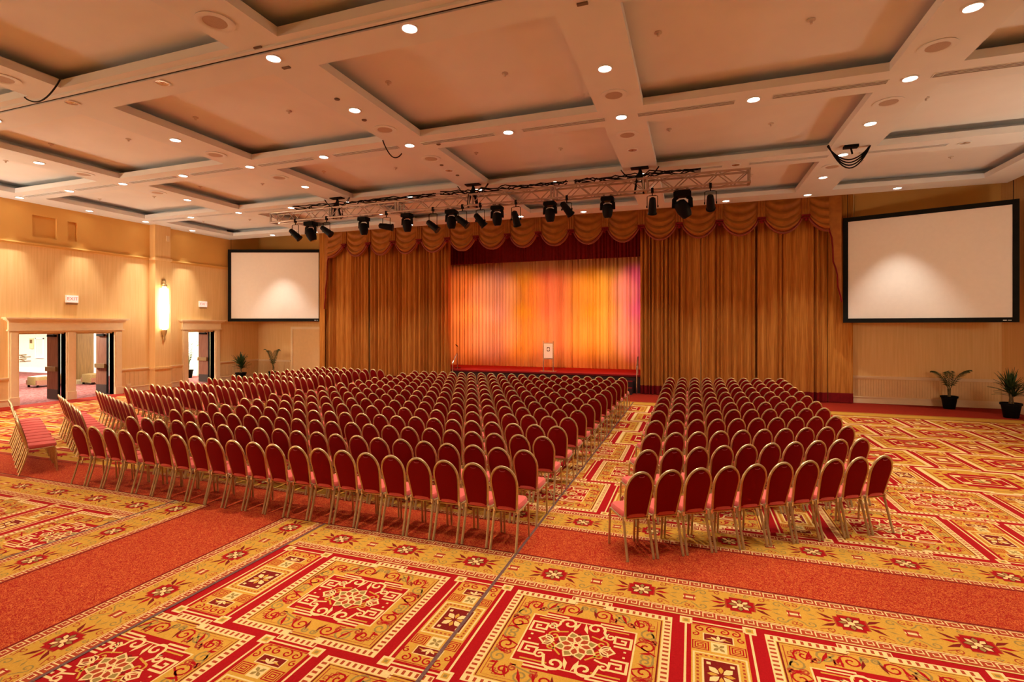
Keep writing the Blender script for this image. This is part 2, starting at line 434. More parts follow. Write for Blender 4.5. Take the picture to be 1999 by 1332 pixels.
def side_panel(full=True):
    p = Pat(); a, b = .265, .69
    p.rect(-a, -b, a, b, CREAM, 2); p.rect(-a + .018, -b + .018, a - .018, b - .018, RED, 3)
    p.rect(-a + .045, -b + .045, a - .045, b - .045, GOLD, 4)
    for sx in (1, -1):
        for sy in (1, -1):
            x, y = sx * (a - .01), sy * (b - .01)
            p.crect(x, y, .105, .105, CREAM, 5); p.crect(x, y, .06, .06, GOLD, 6); p.crect(x, y, .03, .03, OLIVE, 7)
    if full:
        for sy in (1, -1):
            for k, cx in enumerate((-.14, -.05, .05, .14)):
                p.spiral(cx, sy * .585, .045, PI / 2, 1.2, .014, RED, 5, sy * (1 if k < 2 else -1))
            for sx in (1, -1): p.spiral(sx * .18, sy * .50, .035, PI / 2, 1.1, .012, RED, 5, sx * sy)
            p.rect(-.12, min(sy * .42, sy * .53), .12, max(sy * .42, sy * .53), CREAM, 5)
            p.rect(-.11, min(sy * .43, sy * .52), .11, max(sy * .43, sy * .52), DARK, 6)
            for k in (-1, 0, 1): p.petal(0, sy * .44, sy * (PI / 2 + k * .9), 0, .075, .014, CREAM, 7)
            for sx in (1, -1):
                p.leaf(sx * .02, sy * .47, sx * .10, sy * .45, .012, GOLD, 7)
                for q in range(3): p.frame(sx * .14, sy * .345, .13 - .04 * q, .12 - .04 * q, .010, RED, 5)
            p.crect(0, sy * .345, .12, .13, CREAM, 5)
            for k in range(4): p.petal(0, sy * .345, k * PI / 2 + PI / 4, 0, .06, .016, OLIVE, 6)
        p.crect(0, 0, .40, .50, CREAM, 5); p.crect(0, 0, .37, .47, GOLD, 6)
        for k in range(11):
            for s in (1, -1): p.crect(s * .165, -.20 + .04 * k, .018, .022, RUST, 7)
        for k in range(8):
            for s in (1, -1): p.crect(-.14 + .04 * k, s * .215, .022, .018, RUST, 7)
        p.crect(0, 0, .27, .36, CREAM, 7); p.crect(0, 0, .24, .33, DARK, 8)
        for k in range(4):
            p.petal(0, 0, k * PI / 2 + PI / 4, .02, .12, .028, CREAM, 9); p.petal(0, 0, k * PI / 2, .02, .10, .018, GOLD, 9)
            p.crect(.085 * (1 if k % 2 else -1), .125 * (1 if k > 1 else -1), .03, .03, CREAM, 9)
        p.frame(0, 0, .44, 1.28, .008, RED, 5)
    else:
        p.crect(0, 0, .38, .48, CREAM, 5); p.crect(0, 0, .30, .40, RUST, 6); p.crect(0, 0, .14, .18, CREAM, 7)
        for sy in (1, -1): p.crect(0, sy * .48, .25, .12, RED, 5); p.crect(0, sy * .345, .4, .1, RUST, 5)
    return p.arr()

BL, BW = .89, .69                       # border repeat length, width
def border(full=True):
    """repeat centred on the flower, running along x, y from -BW/2 to BW/2"""
    p = Pat(); h = BL / 2
    p.rect(-h, -.335, h, .335, CREAM, 2)
    p.rect(-h, -.215, h, .215, GOLD, 3)
    for s in (1, -1):
        p.rect(-h, min(s * .225, s * .325), h, max(s * .225, s * .325), RUST, 4)
        if full:
            for k in range(8):
                x = -h + BL * (k + .5) / 8; y = s * .275
                q = [(-.05, -.036), (-.05, .036), (.034, .036), (.034, -.014), (-.012, -.014), (-.012, .012)]
                p.stroke([(x + u, y + w) for u, w in q], .011, CREAM, 5)
            for k in range(22): p.crect(-h + BL * (k + .5) / 22, s * .20, .018, .010, RUST, 4)
    # flower square and palm leaves
    p.crect(0, 0, .26, .25, RUST, 5); p.crect(0, 0, .235, .225, RED, 6)
    for k in range(4): p.crect(.115 * (1 if k % 2 else -1), .11 * (1 if k > 1 else -1), .05, .05, GOLD, 7)
    for sx in (1, -1):
        for (dy, l) in ((0, .13), (.05, .115), (-.05, .115)): p.leaf(sx * .12, dy * .5, sx * (.125 + l * 1.1), dy * 2.3, .030, DARK if dy else RED, 5)
    if full:
        for k in range(8): p.petal(0, 0, k * PI / 4, .02, .105, .024, CREAM if k % 2 else OLIVE, 8, DARK)
        p.star((0, 0), [(.03 * math.cos(k * PI / 4), .03 * math.sin(k * PI / 4)) for k in range(8)], CREAM, 10)
        for sx in (1, -1):
            for sy in (1, -1):
                p.spiral(sx * .33, sy * .125, .052, 0 if sx > 0 else PI, 1.2, .012, OLIVE, 5, sx * sy, tail=(sx * .43, sy * .08))
                p.spiral(sx * .19, sy * .16, .036, 1, 1.1, .010, RUST, 5, -sx * sy, tail=(sx * .27, sy * .17))
                p.spiral(sx * .42, sy * .155, .032, 2, 1.1, .010, RUST, 5, sx * sy)
                p.spiral(sx * .06, sy * .168, .026, 0, 1.1, .009, OLIVE, 5, sx * sy)
                p.leaf(sx * .34, sy * .05, sx * .26, sy * .02, .014, OLIVE, 5)
    for sx in (1, -1):                  # half of the small flower at each end
        x0, x1 = sorted((sx * h, sx * (h - .055)))
        p.rect(x0, -.055, x1, .055, RUST, 5); p.rect(x0, -.016, x1, .016, CREAM, 6)
        p.rect(*sorted((sx * (h - .035), sx * (h - .045)))[:1], -.04, sorted((sx * (h - .035), sx * (h - .045)))[1], .04, RED, 6)
    return p.arr()

CARPET = []
def put(tpl, x, y, rot=0, lift=0, sx=1.0):
    V, T, Mi = tpl
    V = V * np.array([sx, 1, 1])
    if rot:
        V = np.stack([-V[:, 1], V[:, 0], V[:, 2]], 1)
    CARPET.append((V + np.array([x, y, lift * LZ]), T, Mi))
ground = Pat()
ground.rect(XL, YB, XR, YF, RED, 0)
Y0, Y1, Y2, Y3 = 4.85, 5.53, 6.37, 7.03
VX0, VX1, VX2, VX3 = -7.25, -6.58, -5.22, -4.55      # the runner that comes towards the camera
ground.rect(VX0, YB, VX3, Y1, BAND, 16)                  # runner towards the camera
ground.rect(VX1 - .012, YB, VX1 + .012, Y1, DARK, 27); ground.rect(VX2 - .012, YB, VX2 + .012, Y1, DARK, 27)
ground.rect(XL, Y2, XR, Y3, GOLD, 16); ground.rect(XL, Y0, VX0, Y1, GOLD, 16); ground.rect(VX3, Y0, XR, Y1, GOLD, 16)
ground.rect(XL, Y1, XR, Y2, BAND, 28)
ground.rect(XL, Y2 - .012, XR, Y2 + .012, DARK, 29); ground.rect(XL, Y1 - .012, VX1, Y1 + .012, DARK, 29); ground.rect(VX2, Y1 - .012, XR, Y1 + .012, DARK, 29)
MED = [medallion(True), medallion(False)]; PAN = [side_panel(True), side_panel(False)]; BOR = [border(True), border(False)]
def near(x, y):
    return 0 if math.hypot(x, y) < 11.5 else 1
PX, PY = 2.19, 1.45
# cross borders
k0 = 0
for k in range(-24, 14):
    x = -.47 + BL * k
    for yc in ((Y0 + Y1) / 2, (Y2 + Y3) / 2):
        if x < XL + .4 or x > XR - .4: continue
        if yc < 6 and VX0 - .33 < x < VX3 + .45: continue
        put(BOR[near(x, yc)], x, yc, lift=16)
for k in range(13):
    y = 5.27 - .84 * k
    if y < YB + .5: break
    for xc in ((VX0 + VX1) / 2, (VX2 + VX3) / 2):
        put(BOR[near(xc, y)], xc, y, 1, 16, .84 / BL)
# fields of medallions and panels, each row shifted by half a repeat
def field(x0, x1, yc0, step, n, phase):
    for r in range(n):
        yc = yc0 + step * r
        ph = phase + (PX / 2 if r % 2 else 0)
        for k in range(-16, 12):
            xm = ph + PX * k; xp = xm + PX / 2
            if x0 + .74 < xm < x1 - .74: put(MED[near(xm, yc)], xm, yc)
            if x0 + .33 < xp < x1 - .33: put(PAN[near(xp, yc)], xp, yc)
field(VX3 - .95, XR, 4.10, -PY, 6, -3.08)
field(XL, VX0 + .95, 4.10, -PY, 6, -3.08 + .1)
field(XL, XR, 7.80, PY, 7, -3.08 + PX / 2)
ground.rect(XL, 17.25, XR, 17.95, GOLD, 16); ground.rect(XL, 17.32, XR, 17.36, DARK, 17); ground.rect(XL, 17.84, XR, 17.88, DARK, 17)
ground.rect(XL, 17.95, XR, YF, EDGE, 17)                # plain strip along the stage
ground.rect(XL, YB, XL + .8, YF, EDGE, 31); ground.rect(XR - .6, YB, XR, YF, EDGE, 31)
for x in (-1.89, VX3, VX0): ground.rect(x - .016, YB, x + .016, 17.9 if x > -2 else Y1, SEAM, 33)
V, T, Mi = ground.arr(); CARPET.insert(0, (V, T, Mi))
off = 0; VV = []; TT = []; MM = []
for V, T, Mi in CARPET:
    VV.append(V); TT.append(T + off); MM.append(Mi); off += len(V)
VV = np.concatenate(VV).astype(np.float32); TT = np.concatenate(TT).astype(np.int32); MM = np.concatenate(MM).astype(np.int32)
# make every triangle face up
a_, b_, c_ = VV[TT[:, 0]], VV[TT[:, 1]], VV[TT[:, 2]]
nz = (b_[:, 0] - a_[:, 0]) * (c_[:, 1] - a_[:, 1]) - (b_[:, 1] - a_[:, 1]) * (c_[:, 0] - a_[:, 0])
TT[nz < 0] = TT[nz < 0][:, ::-1]
fm = bpy.data.meshes.new('floor')
fm.vertices.add(len(VV)); fm.vertices.foreach_set('co', VV.ravel())
fm.loops.add(len(TT) * 3); fm.loops.foreach_set('vertex_index', TT.ravel())
fm.polygons.add(len(TT)); fm.polygons.foreach_set('loop_start', np.arange(0, len(TT) * 3, 3, dtype=np.int32))
for k in CM: fm.materials.append(M[k])
fm.polygons.foreach_set('material_index', MM)
fm.update(); fm.validate()
floor = struct(link('floor', fm), 'red and gold patterned ballroom carpet with medallions, key borders and speckled red runners')

# ------------------------------------------------------------------ ceiling: beam grid with wide lips, recessed panels
BX = [(-20.8, -19.7), (-15.93, -15.02), (-11.18, -10.27), (-6.44, -5.55), (-1.71, -.86), (3.0, 3.97), (7.66, XE)]
BY = [(YB, -5.42), (-2.26, -1.42), (1.74, 2.58), (5.74, 6.58), (9.79, 10.59), (13.77, 14.59), (17.75, YE)]
mb = MB()
T_ = .14
for (y0, y1) in BY: mb.bb(XL, y0, ZC, XE, y1, ZC + T_)
for (x0, x1) in BX:
    for j in range(len(BY) - 1): mb.bb(x0, BY[j][1], ZC, x1, BY[j + 1][0], ZC + T_)
W_ = .38
for i, (y0, y1) in enumerate(BY):
    a = y0 if i == 0 else y0 + W_; b = y1 if i == len(BY) - 1 else y1 - W_
    mb.bb(XL, a, ZC + T_, XE, b, ZP)
for i, (x0, x1) in enumerate(BX):
    a = x0 if i == 0 else x0 + W_; b = x1 if i == len(BX) - 1 else x1 - W_
    for j in range(len(BY) - 1): mb.bb(a, BY[j][1] - (W_ if j else 0), ZC + T_, b, BY[j + 1][0] + (W_ if j + 1 < len(BY) - 1 else 0), ZP)
mb.bb(XL, YB, ZP + .06, XE, YE, ZU)
mb.bb(XL - .2, YB - .2, ZU, XR + .2, YF + .2, ZU + .15)
ceiling = struct(obj('ceiling', mb, 'ceil'), 'cream coffered ceiling with broad crossing beams')
for i in range(len(BX) - 1):
    for j in range(len(BY) - 1):
        p = MB().bb(BX[i][1] - W_, BY[j][1] - W_, ZP, BX[i + 1][0] + W_, BY[j + 1][0] + W_, ZP + .06)
        obj('coffer_panel', p, 'panel', ceiling)
        # sprinklers on the panel
        cx, cy = (BX[i][1] + BX[i + 1][0]) / 2, (BY[j][1] + BY[j + 1][0]) / 2
        for sx in (-1, 1):
            s = MB().lathe([(.055, 0), (.06, -.012), (.03, -.02), (.012, -.05), (.022, -.055), (.02, -.06)], 10, (cx + sx * 1.05 - .5, cy + .2 * sx, ZP))
            obj('sprinkler', s, 'sprink', ceiling)
# folding wall track
mb = MB()
mb.bb(XL, 5.87, ZC - .035, XE, 5.93, ZC + .002); mb.bb(XL, 5.99, ZC - .035, XE, 6.04, ZC + .002); mb.mat(1); mb.bb(XL, 5.93, ZC - .012, XE, 5.99, ZC + .002)
struct(obj('trim_1', mb, ['ceil', 'dark_slot']), 'folding wall track with a dark slot along the near ceiling beam')

# ------------------------------------------------------------------ walls
def wall_yz(x0, x1, y0, y1, z0, z1, holes):
    """wall slab in the y-z plane with rectangular holes (ya, yb, zb, zt) that start at z0"""
    m = MB(); ys = y0
    for (a, b, zb, zt) in sorted(holes):
        m.bb(x0, ys, z0, x1, a, z1)
        if zb > z0: m.bb(x0, a, z0, x1, b, zb)
        m.bb(x0, a, zt, x1, b, z1); ys = b
    m.bb(x0, ys, z0, x1, y1, z1)
    return m
OPEN = [(10.42, 11.77), (12.06, 13.36), (16.38, 17.71)]
ZO = 2.38
RAIL, PIC = .92, 5.38
m_low = wall_yz(XL - .25, XL, YB, YF, 0, PIC, [(a, b, 0, ZO) for a, b in OPEN])
wall_left = struct(obj('wall_left', m_low, 'wall'), 'cream papered side wall with open doorways')
n1 = [on_x(62, 0, XL)[1], on_x(110, 0, XL)[1]]; n2 = [on_x(131, 0, XL)[1], on_x(150, 0, XL)[1]]
up = wall_yz(XL - .25, XL + .03, YB, YF, PIC, ZU, [(n1[0], n1[1], 5.60, 6.33), (n2[0], n2[1], 5.62, 6.30)])
obj('upper_wall', up, 'wall_up', wall_left)
for (a, b) in (n1, n2):
    obj('recess_back', MB().bb(XL - .25, a - .02, 5.55, XL - .07, b + .02, 6.4), 'wall_up', wall_left)
mb = MB(); mb.bb(XL, YB, PIC - .10, XL + .06, YF, PIC); mb.bb(XL, YB, PIC - .04, XL + .09, YF, PIC + .0)
struct(obj('trim_2', mb, 'wall_up'), 'picture moulding high on the side wall')
def rail_runs(y0, y1, cuts):
    r = []; s = y0
    for a, b in cuts:
        if a > s: r.append((s, a))
        s = b
    r.append((s, y1)); return r
CAS = [(10.16, 13.62), (16.12, 17.97)]
PIL = (on_x(303, 0, XL + .35)[1], on_x(333, 0, XL + .35)[1])
runs = rail_runs(YB, YF, [CAS[0], PIL, CAS[1]])
mb = MB(); bs = MB(); wn = MB()
for a, b in runs:
    mb.bb(XL, a, RAIL - .07, XL + .035, b, RAIL); mb.bb(XL, a, RAIL - .025, XL + .06, b, RAIL + .02)
    bs.bb(XL, a, 0, XL + .03, b, .2); bs.bb(XL, a, .2, XL + .045, b, .225)
    wn.bb(XL, a, .225, XL + .012, b, RAIL - .07)
    y = a + .15
    while y + .25 < b:
        wn.bb(XL + .012, y, .28, XL + .022, y + .14, RAIL - .12); y += .17
struct(obj('trim_3', mb, 'trim'), 'cream chair rail along the side wall')
struct(obj('baseboard_left', bs, 'trim'), 'cream baseboard along the side wall')
obj('wainscot', wn, 'wains', wall_left)
# pilaster
mb = MB(); mb.bb(XL, PIL[0], 0, XL + .35, PIL[1], ZC)
mb.bb(XL, PIL[0] - .05, RAIL - .07, XL + .39, PIL[1] + .04, RAIL + .02); mb.bb(XL, PIL[0] - .03, 0, XL + .38, PIL[1] + .03, .22)
mb.bb(XL, PIL[0] - .05, PIC - .10, XL + .40, PIL[1] + .04, PIC)
obj('pilaster', mb, 'wall', wall_left)
obj('alarm_strobe', MB().bb(XL + .35, PIL[1] - .2, 6.1, XL + .40, PIL[1] - .08, 6.32), 'trim', wall_left)
# door casings
def casing(n, y0, y1, opens, label):
    root = struct(link('door_%d' % n, None), label)
    x = XL
    edges = [y0]
    for a, b in opens: edges += [a, b]
    edges.append(y1)
    for i in range(0, len(edges), 2):
        a, b = edges[i], edges[i + 1]
        m = MB(); m.bb(x - .25, a, 0, x + .06, b, ZO + .06)
        m.bb(x + .06, a + .04, .28, x + .085, b - .04, ZO); m.bb(x + .06, a, 0, x + .10, b, .28)
        obj('jamb', m, 'trim', root)
    for a, b in opens:
        obj('head_jamb', MB().bb(x - .25, a, ZO, x + .06, b, ZO + .06), 'trim', root)
        obj('jamb_stop', MB().bb(x - .16, a, ZO - .05, x - .08, b, ZO), 'wains', root)
    m = MB(); m.bb(x, y0 - .02, ZO + .06, x + .08, y1 + .02, ZO + .40)
    obj('frieze', m, 'trim', root)
    m = MB(); m.bb(x, y0 - .05, ZO + .06, x + .12, y1 + .05, ZO + .11); obj('lower_moulding', m, 'trim', root)
    m = MB()
    for k, (e, z) in enumerate(((.04, .40), (.08, .43), (.13, .46), (.17, .50))):
        m.bb(x, y0 - e, ZO + z - .04, x + .08 + e, y1 + e, ZO + z + .005)
    obj('cornice', m, 'trim', root)
    return root
casing(1, CAS[0][0], CAS[0][1], OPEN[:2], 'cream classical surround framing the pair of open doorways')
casing(2, CAS[1][0], CAS[1][1], OPEN[2:], 'cream classical surround framing the single doorway by the corner')
# door leaves standing open into the foyer
def door_leaf(y, label):
    t = thing('door_leaf', label, 'door', (XL - .26, y, 0), 0, 'open doors to the foyer')
    w = .66
    obj('slab', MB().bb(-w, -.045, .01, -.06, 0, ZO - .03), 'leaf_wood', t)
    obj('hinge_edge', MB().bb(-.06, -.05, .01, 0, 0, ZO - .03), 'black', t)
    obj('kick_plate', MB().bb(-w + .01, -.053, .02, -.065, -.045, .36), 'kick', t)
    m = MB(); m.bb(-w + .02, -.12, 1.0, -.08, -.06, 1.16); m.bb(-w + .02, -.07, 1.02, -w + .09, -.045, 1.14); m.bb(-.16, -.07, 1.02, -.09, -.045, 1.14)
    obj('panic_bar', m, 'bronze', t)
    m = MB(); m.bb(-w + .12, -.12, ZO - .16, -.12, -.045, ZO - .08); m.bar((-.3, -.09, ZO - .1), (-.05, -.16, ZO - .06), .012)
    obj('door_closer', m, 'black', t)
    return t
door_leaf(OPEN[0][1] - .01, 'open brown door with bronze push bar in the leftmost doorway')
door_leaf(OPEN[1][1] - .01, 'open brown door with bronze push bar in the middle doorway')
door_leaf(OPEN[2][1] - .01, 'open brown door with bronze push bar in the doorway near the plants')

# front wall, with the stage opening
SX0, SX1 = -11.6, -1.15
mb = MB(); mb.bb(XL - .25, YF, 0, SX0, YF + .2, ZU); mb.bb(SX1, YF, 0, XR + .25, YF + .2, ZU); mb.bb(SX0, YF, 7.3, SX1, YF + .2, ZU)
wall_front = struct(obj('wall_front', mb, 'wall'), 'tan papered front wall behind the curtains and screens')
mb = MB(); mb.bb(XL, YF - .02, PIC, -16.2, YF, ZU); mb.bb(5.2, YF - .02, PIC, XR, YF, ZU); obj('upper_wall', mb, 'wall_up', wall_front)
CX0 = on_y(634, 600, 20.0)[0]; CX1 = on_y(1665, 785, 20.0)[0]
def front_trim(xa, xb):
    a = MB(); a.bb(xa, YF - .035, RAIL - .09, xb, YF, RAIL - .02); a.bb(xa, YF - .06, RAIL - .045, xb, YF, RAIL)
    b = MB(); b.bb(xa, YF - .03, 0, xb, YF, .2); b.bb(xa, YF - .045, .2, xb, YF, .225)
    w = MB(); w.bb(xa, YF - .01, .225, xb, YF, RAIL - .09)
    n = int((xb - xa) / .075)
    for i in range(n): w.bb(xa + .075 * i + .006, YF - .02, .25, xa + .075 * i + .069, YF - .01, RAIL - .11)
    return a, b, w
DX0 = on_y(571, 650, YF)[0]
a, b, w = front_trim(XL, DX0 - .1)
struct(obj('trim_4', a, 'trim'), 'chair rail beside the flush side door'); struct(obj('baseboard_front', b, 'trim'), 'baseboard beside the flush side door'); obj('wainscot', w, 'wains', wall_front)
a, b, w = front_trim(CX1 - .1, XR)
struct(obj('trim_5', a, 'trim'), 'chair rail under the right projection screen'); struct(obj('baseboard_right', b, 'trim'), 'baseboard under the right projection screen'); obj('wainscot', w, 'wains', wall_front)
# flush door beside the left curtain
d3 = struct(link('door_3', None), 'tan flush service door half hidden by the left curtain')
obj('slab', MB().bb(DX0 + .06, YF - .03, 0, DX0 + 2.3, YF, 2.45), 'wains', d3)
m = MB(); m.bb(DX0 - .06, YF - .06, 0, DX0 + .06, YF, 2.57); m.bb(DX0 + .06, YF - .06, 2.45, DX0 + 2.4, YF, 2.57); m.bb(DX0 + 2.3, YF - .06, 0, DX0 + 2.4, YF, 2.45)
obj('door_frame', m, 'trim', d3)
# right wall and back wall
mb = MB(); mb.bb(XR, YB - .2, 0, XR + .25, YF + .2, ZU); mb.bb(XR - .03, YB, PIC, XR, YF, ZU)
wall_right = struct(obj('wall_right', mb, 'wall'), 'tan papered right wall')
mb = MB(); mb.bb(XR - .035, YB, RAIL - .09, XR, YF - .03, RAIL - .02); mb.bb(XR - .06, YB, RAIL - .045, XR, YF - .06, RAIL); mb.bb(XR - .03, YB, 0, XR, YF - .05, .2); mb.bb(XR - .015, YB, .2, XR, YF - .05, RAIL - .09)
struct(obj('trim_6', mb, 'trim'), 'chair rail and wainscot along the right wall')
struct(obj('wall_back', MB().bb(XL - .25, YB - .25, 0, XR + .25, YB, ZU), 'wall'), 'papered wall at the rear of the ballroom')

# ------------------------------------------------------------------ foyer beyond the doors
FX = -42.0
struct(obj('floor_foyer', MB().bb(FX, 4.0, -.08, XL - .0, 21.0, -.002), 'foyer_floor'), 'rose patterned foyer carpet')
mb = MB(); mb.bb(FX, 18.2, 0, -26.6, 18.4, 3.4); mb.bb(-26.8, 18.4, 0, -26.6, 20.2, 3.4); mb.bb(-26.6, 20.0, 0, XL - .25, 20.2, 3.4)
wf = struct(obj('wall_foyer', mb, 'foyer'), 'bright white foyer wall')
struct(obj('wall_foyer_side', MB().bb(FX - .2, 4, 0, FX, 18.2, 3.4), 'foyer'), 'white foyer end wall')
struct(obj('wall_foyer_rear', MB().bb(FX, 3.8, 0, XL - .25, 4.0, 3.4), 'foyer'), 'white foyer wall out of view')
struct(obj('ceiling_foyer', MB().bb(FX, 4, 3.4, XL - .25, 20.2, 3.5), 'foyer'), 'white foyer ceiling')
mb = MB(); mb.bb(FX, 18.17, 0, -26.6, 18.2, .25); mb.bb(-26.6, 19.97, 0, XL - .25, 20.0, .25)
struct(obj('baseboard_foyer', mb, 'white'), 'white foyer baseboard')
# pilasters in the foyer seen through the third doorway
for px in (383, 404):
    X = on_y(px, 690, 19.9)[0]
    obj('foyer_pilaster', MB().bb(X - .16, 19.8, 0, X + .16, 20.0, 3.4), 'foyer', wf)
# column with benches
cx, cy = -26.3, on_x(158, 700, -26.3)[1]
t = thing('column', 'dark brown square column standing between the foyer benches', 'column', (cx, cy, 0))
obj('shaft', MB().bb(-.33, -.33, .18, .33, .33, 3.4), 'column', t); m = MB(); m.bb(-.42, -.42, 0, .42, .42, .14); m.bb(-.38, -.38, .14, .38, .38, .2); obj('plinth', m, 'stone', t)
def bench(x, y, w, label):
    t = thing('ottoman_bench', label, 'bench', (x, y, 0), 0, 'foyer benches')
    def cushion(u, v):
        a = 2 * PI * u; e = .35
        sx = math.copysign(abs(math.cos(a)) ** e, math.cos(a)) * .36; sy = math.copysign(abs(math.sin(a)) ** e, math.sin(a)) * w / 2
        k = [1, 1, .96, .5, 0][min(4, int(v * 4 + .01))]; z = [.10, .40, .45, .475, .48][min(4, int(v * 4 + .01))]
        return (sx * k, sy * k, z)
    o = obj('cushion', MB().grid(cushion, 24, 4), 'leather', t, True)
    obj('side_band', MB().bb(-.365, -w / 2 + .03, .1, .365, w / 2 - .03, .3), 'leather2', t)
    for sx in (-1, 1):
        for sy in (-1, 1): obj('leg', MB().bb(sx * .3 - .03, sy * (w / 2 - .1) - .03, 0, sx * .3 + .03, sy * (w / 2 - .1) + .03, .1), 'black', t)
p = on_x(95, 745, -26.4); bench(-26.4, p[1], 1.3, 'tan upholstered bench seen through the leftmost doorway')
p = on_x(182, 745, -25.4); bench(-25.4, p[1], .62, 'tan upholstered bench seen through the middle doorway beside the column')
# wall plaque, framed panel and hand rail in the foyer
p = on_y(61, 671, 18.16); tag(obj('wall_plaque', MB().bb(p[0] - .16, 18.15, p[2] - .3, p[0] + .16, 18.2, p[2] + .3).mat(1).bb(p[0] - .1, 18.14, p[2] + .02, p[0] + .1, 18.15, p[2] + .22), ['trim', 'column']), 'small framed plaque on the white foyer wall', 'plaque')
p0 = on_y(68, 660, 18.15); p1 = on_y(84, 698, 18.15)
m = MB()
m.bb(p0[0], 18.16, p1[2], p0[0] + .06, 18.2, p0[2]); m.bb(p1[0] - .06, 18.16, p1[2], p1[0], 18.2, p0[2]); m.bb(p0[0], 18.14, p1[2] - .06, p1[0], 18.2, p1[2]); m.bb(p0[0], 18.16, p0[2] - .06, p1[0], 18.2, p0[2])
tag(obj('picture_moulding', m, 'white'), 'white rectangular moulding panel on the foyer wall', 'moulding')
t = thing('handrail', 'pair of short grab rails on the foyer wall', 'handrail', (0, 0, 0))
for py in (694, 702):
    a = on_y(30, py, 18.0); b = on_y(51, py - 1, 18.0)
    obj('rail', MB().bar((a[0], 18.0, a[2]), (b[0], 18.0, b[2]), .03, 8), 'bronze', t)
    obj('bracket', MB().bar(((a[0] + b[0]) / 2, 18.0, a[2]), ((a[0] + b[0]) / 2, 18.2, a[2] - .1), .025, 6), 'bronze', t)

def rebase(t, loc):
    """move an empty whose parts were built in room coordinates to the foot of the thing"""
    t.location = loc
    for ch in t.children: ch.location = (-loc[0], -loc[1], -loc[2])
    return t

# ------------------------------------------------------------------ stage
SZ, SYF, SYB = .70, 20.30, 23.0
stage = thing('stage_platform', 'low stage with red carpet top and dark front behind the seats', 'stage', (0, 0, 0))
obj('deck', MB().bb(SX0 + .02, SYF, SZ - .04, SX1 - .02, 23.6, SZ), 'stage_red', stage)
m = MB(); m.bb(SX0 + .02, SYF + .005, 0, SX1 - .02, 23.6, SZ - .04)
obj('skirting', m, 'skirt', stage)
obj('nosing', MB().bb(SX0 + .02, SYF - .015, SZ - .06, SX1 - .02, SYF, SZ + .002), 'burgundy', stage)
for k in range(2):
    m = MB(); m.bb(-3.35, SYF - .30 * (2 - k) + .0, 0, -2.15, SYF - .30 * (1 - k) - (.005 if k else 0), .24 + .22 * k); obj('step', m, 'skirt', stage)
    obj('tread', MB().bb(-3.35, SYF - .30 * (2 - k), .24 + .22 * k, -2.15, SYF - .30 * (1 - k), .255 + .22 * k), 'burgundy', stage)
rebase(stage, (-5.9, 22.2, 0))
def stage_rail(px, py, label):
    p = on_y(px, py, SYF - .42); t = thing('stage_handrail', label, 'handrail', (p[0], SYF - .42, 0), 0, 'stage hand rails')
    obj('front_post', MB().bar((0, 0, 0), (0, 0, 1.02), .022, 8), 'chrome', t)
    obj('rear_post', MB().bar((0, .46, SZ), (0, .46, SZ + .72), .018, 8), 'chrome', t)
    obj('top_rail', MB().tube([(0, 0, 1.02), (0, .05, 1.08), (0, .40, SZ + .70), (0, .46, SZ + .72)], .020, 8), 'chrome', t)
stage_rail(1243, 768, 'steel handrail at the right end of the stage')
stage_rail(884, 745, 'steel handrail at the left end of the stage')
# lectern sign: white board between two posts
p = on_y(1070.5, 724, 20.62)
t = thing('sign_stand', 'white sign board with a dark emblem on two steel posts, standing on stage', 'sign', (p[0], 20.62, SZ + .003))
w = .21
for s in (-1, 1): obj('post', MB().bb(s * w - .022, -.022, .03, s * w + .022, .022, 1.27), 'chrome', t)
obj('base', MB().bb(-.36, -.16, 0, .36, .16, .03), 'chrome', t)
obj('board', MB().bb(-w + .022, -.012, .56, w - .022, .012, 1.17), 'white', t)
for z in (.54, 1.19): obj('crossbar', MB().bb(-w, -.015, z - .02, w, .015, z + .02), 'chrome', t)
m = MB(); N = 16
for i in range(N):
    a0, a1 = 2 * PI * i / N, 2 * PI * (i + 1) / N
    def rr(a): return .072 / max(abs(math.cos(a)) ** .0 * max(abs(math.cos(a)), abs(math.sin(a))) ** .75, .3)
    q = []
    for (a, k) in ((a0, 1), (a1, 1), (a1, 0), (a0, 0)):
        r = rr(a) if k else .052
        q.append((r * .9 * math.cos(a), -.0135, .93 + r * 1.25 * math.sin(a)))
    m.add(q, [(0, 1, 2, 3)])
obj('emblem', m, 'charcoal', t, label='dark square ring emblem')
# microphone stand at the left of the stage
p = on_y(894, 715, 21.0)
t = thing('microphone_stand', 'thin dark microphone stand at the left of the stage', 'microphone stand', (p[0], 21.0, SZ + .003))
obj('base', MB().lathe([(.14, 0), (.14, .012), (.03, .025)], 16), 'black', t)
obj('pole', MB().bar((0, 0, .02), (0, 0, .98), .012, 8), 'black', t)
obj('boom', MB().bar((-.05, 0, .98), (.0, -.03, 1.02), .01, 6), 'black', t)
obj('microphone', MB().tube([(0, -.03, .98), (-.02, -.1, 1.03), (-.03, -.16, 1.06)], [.014, .02, .026], 8), 'black', t)

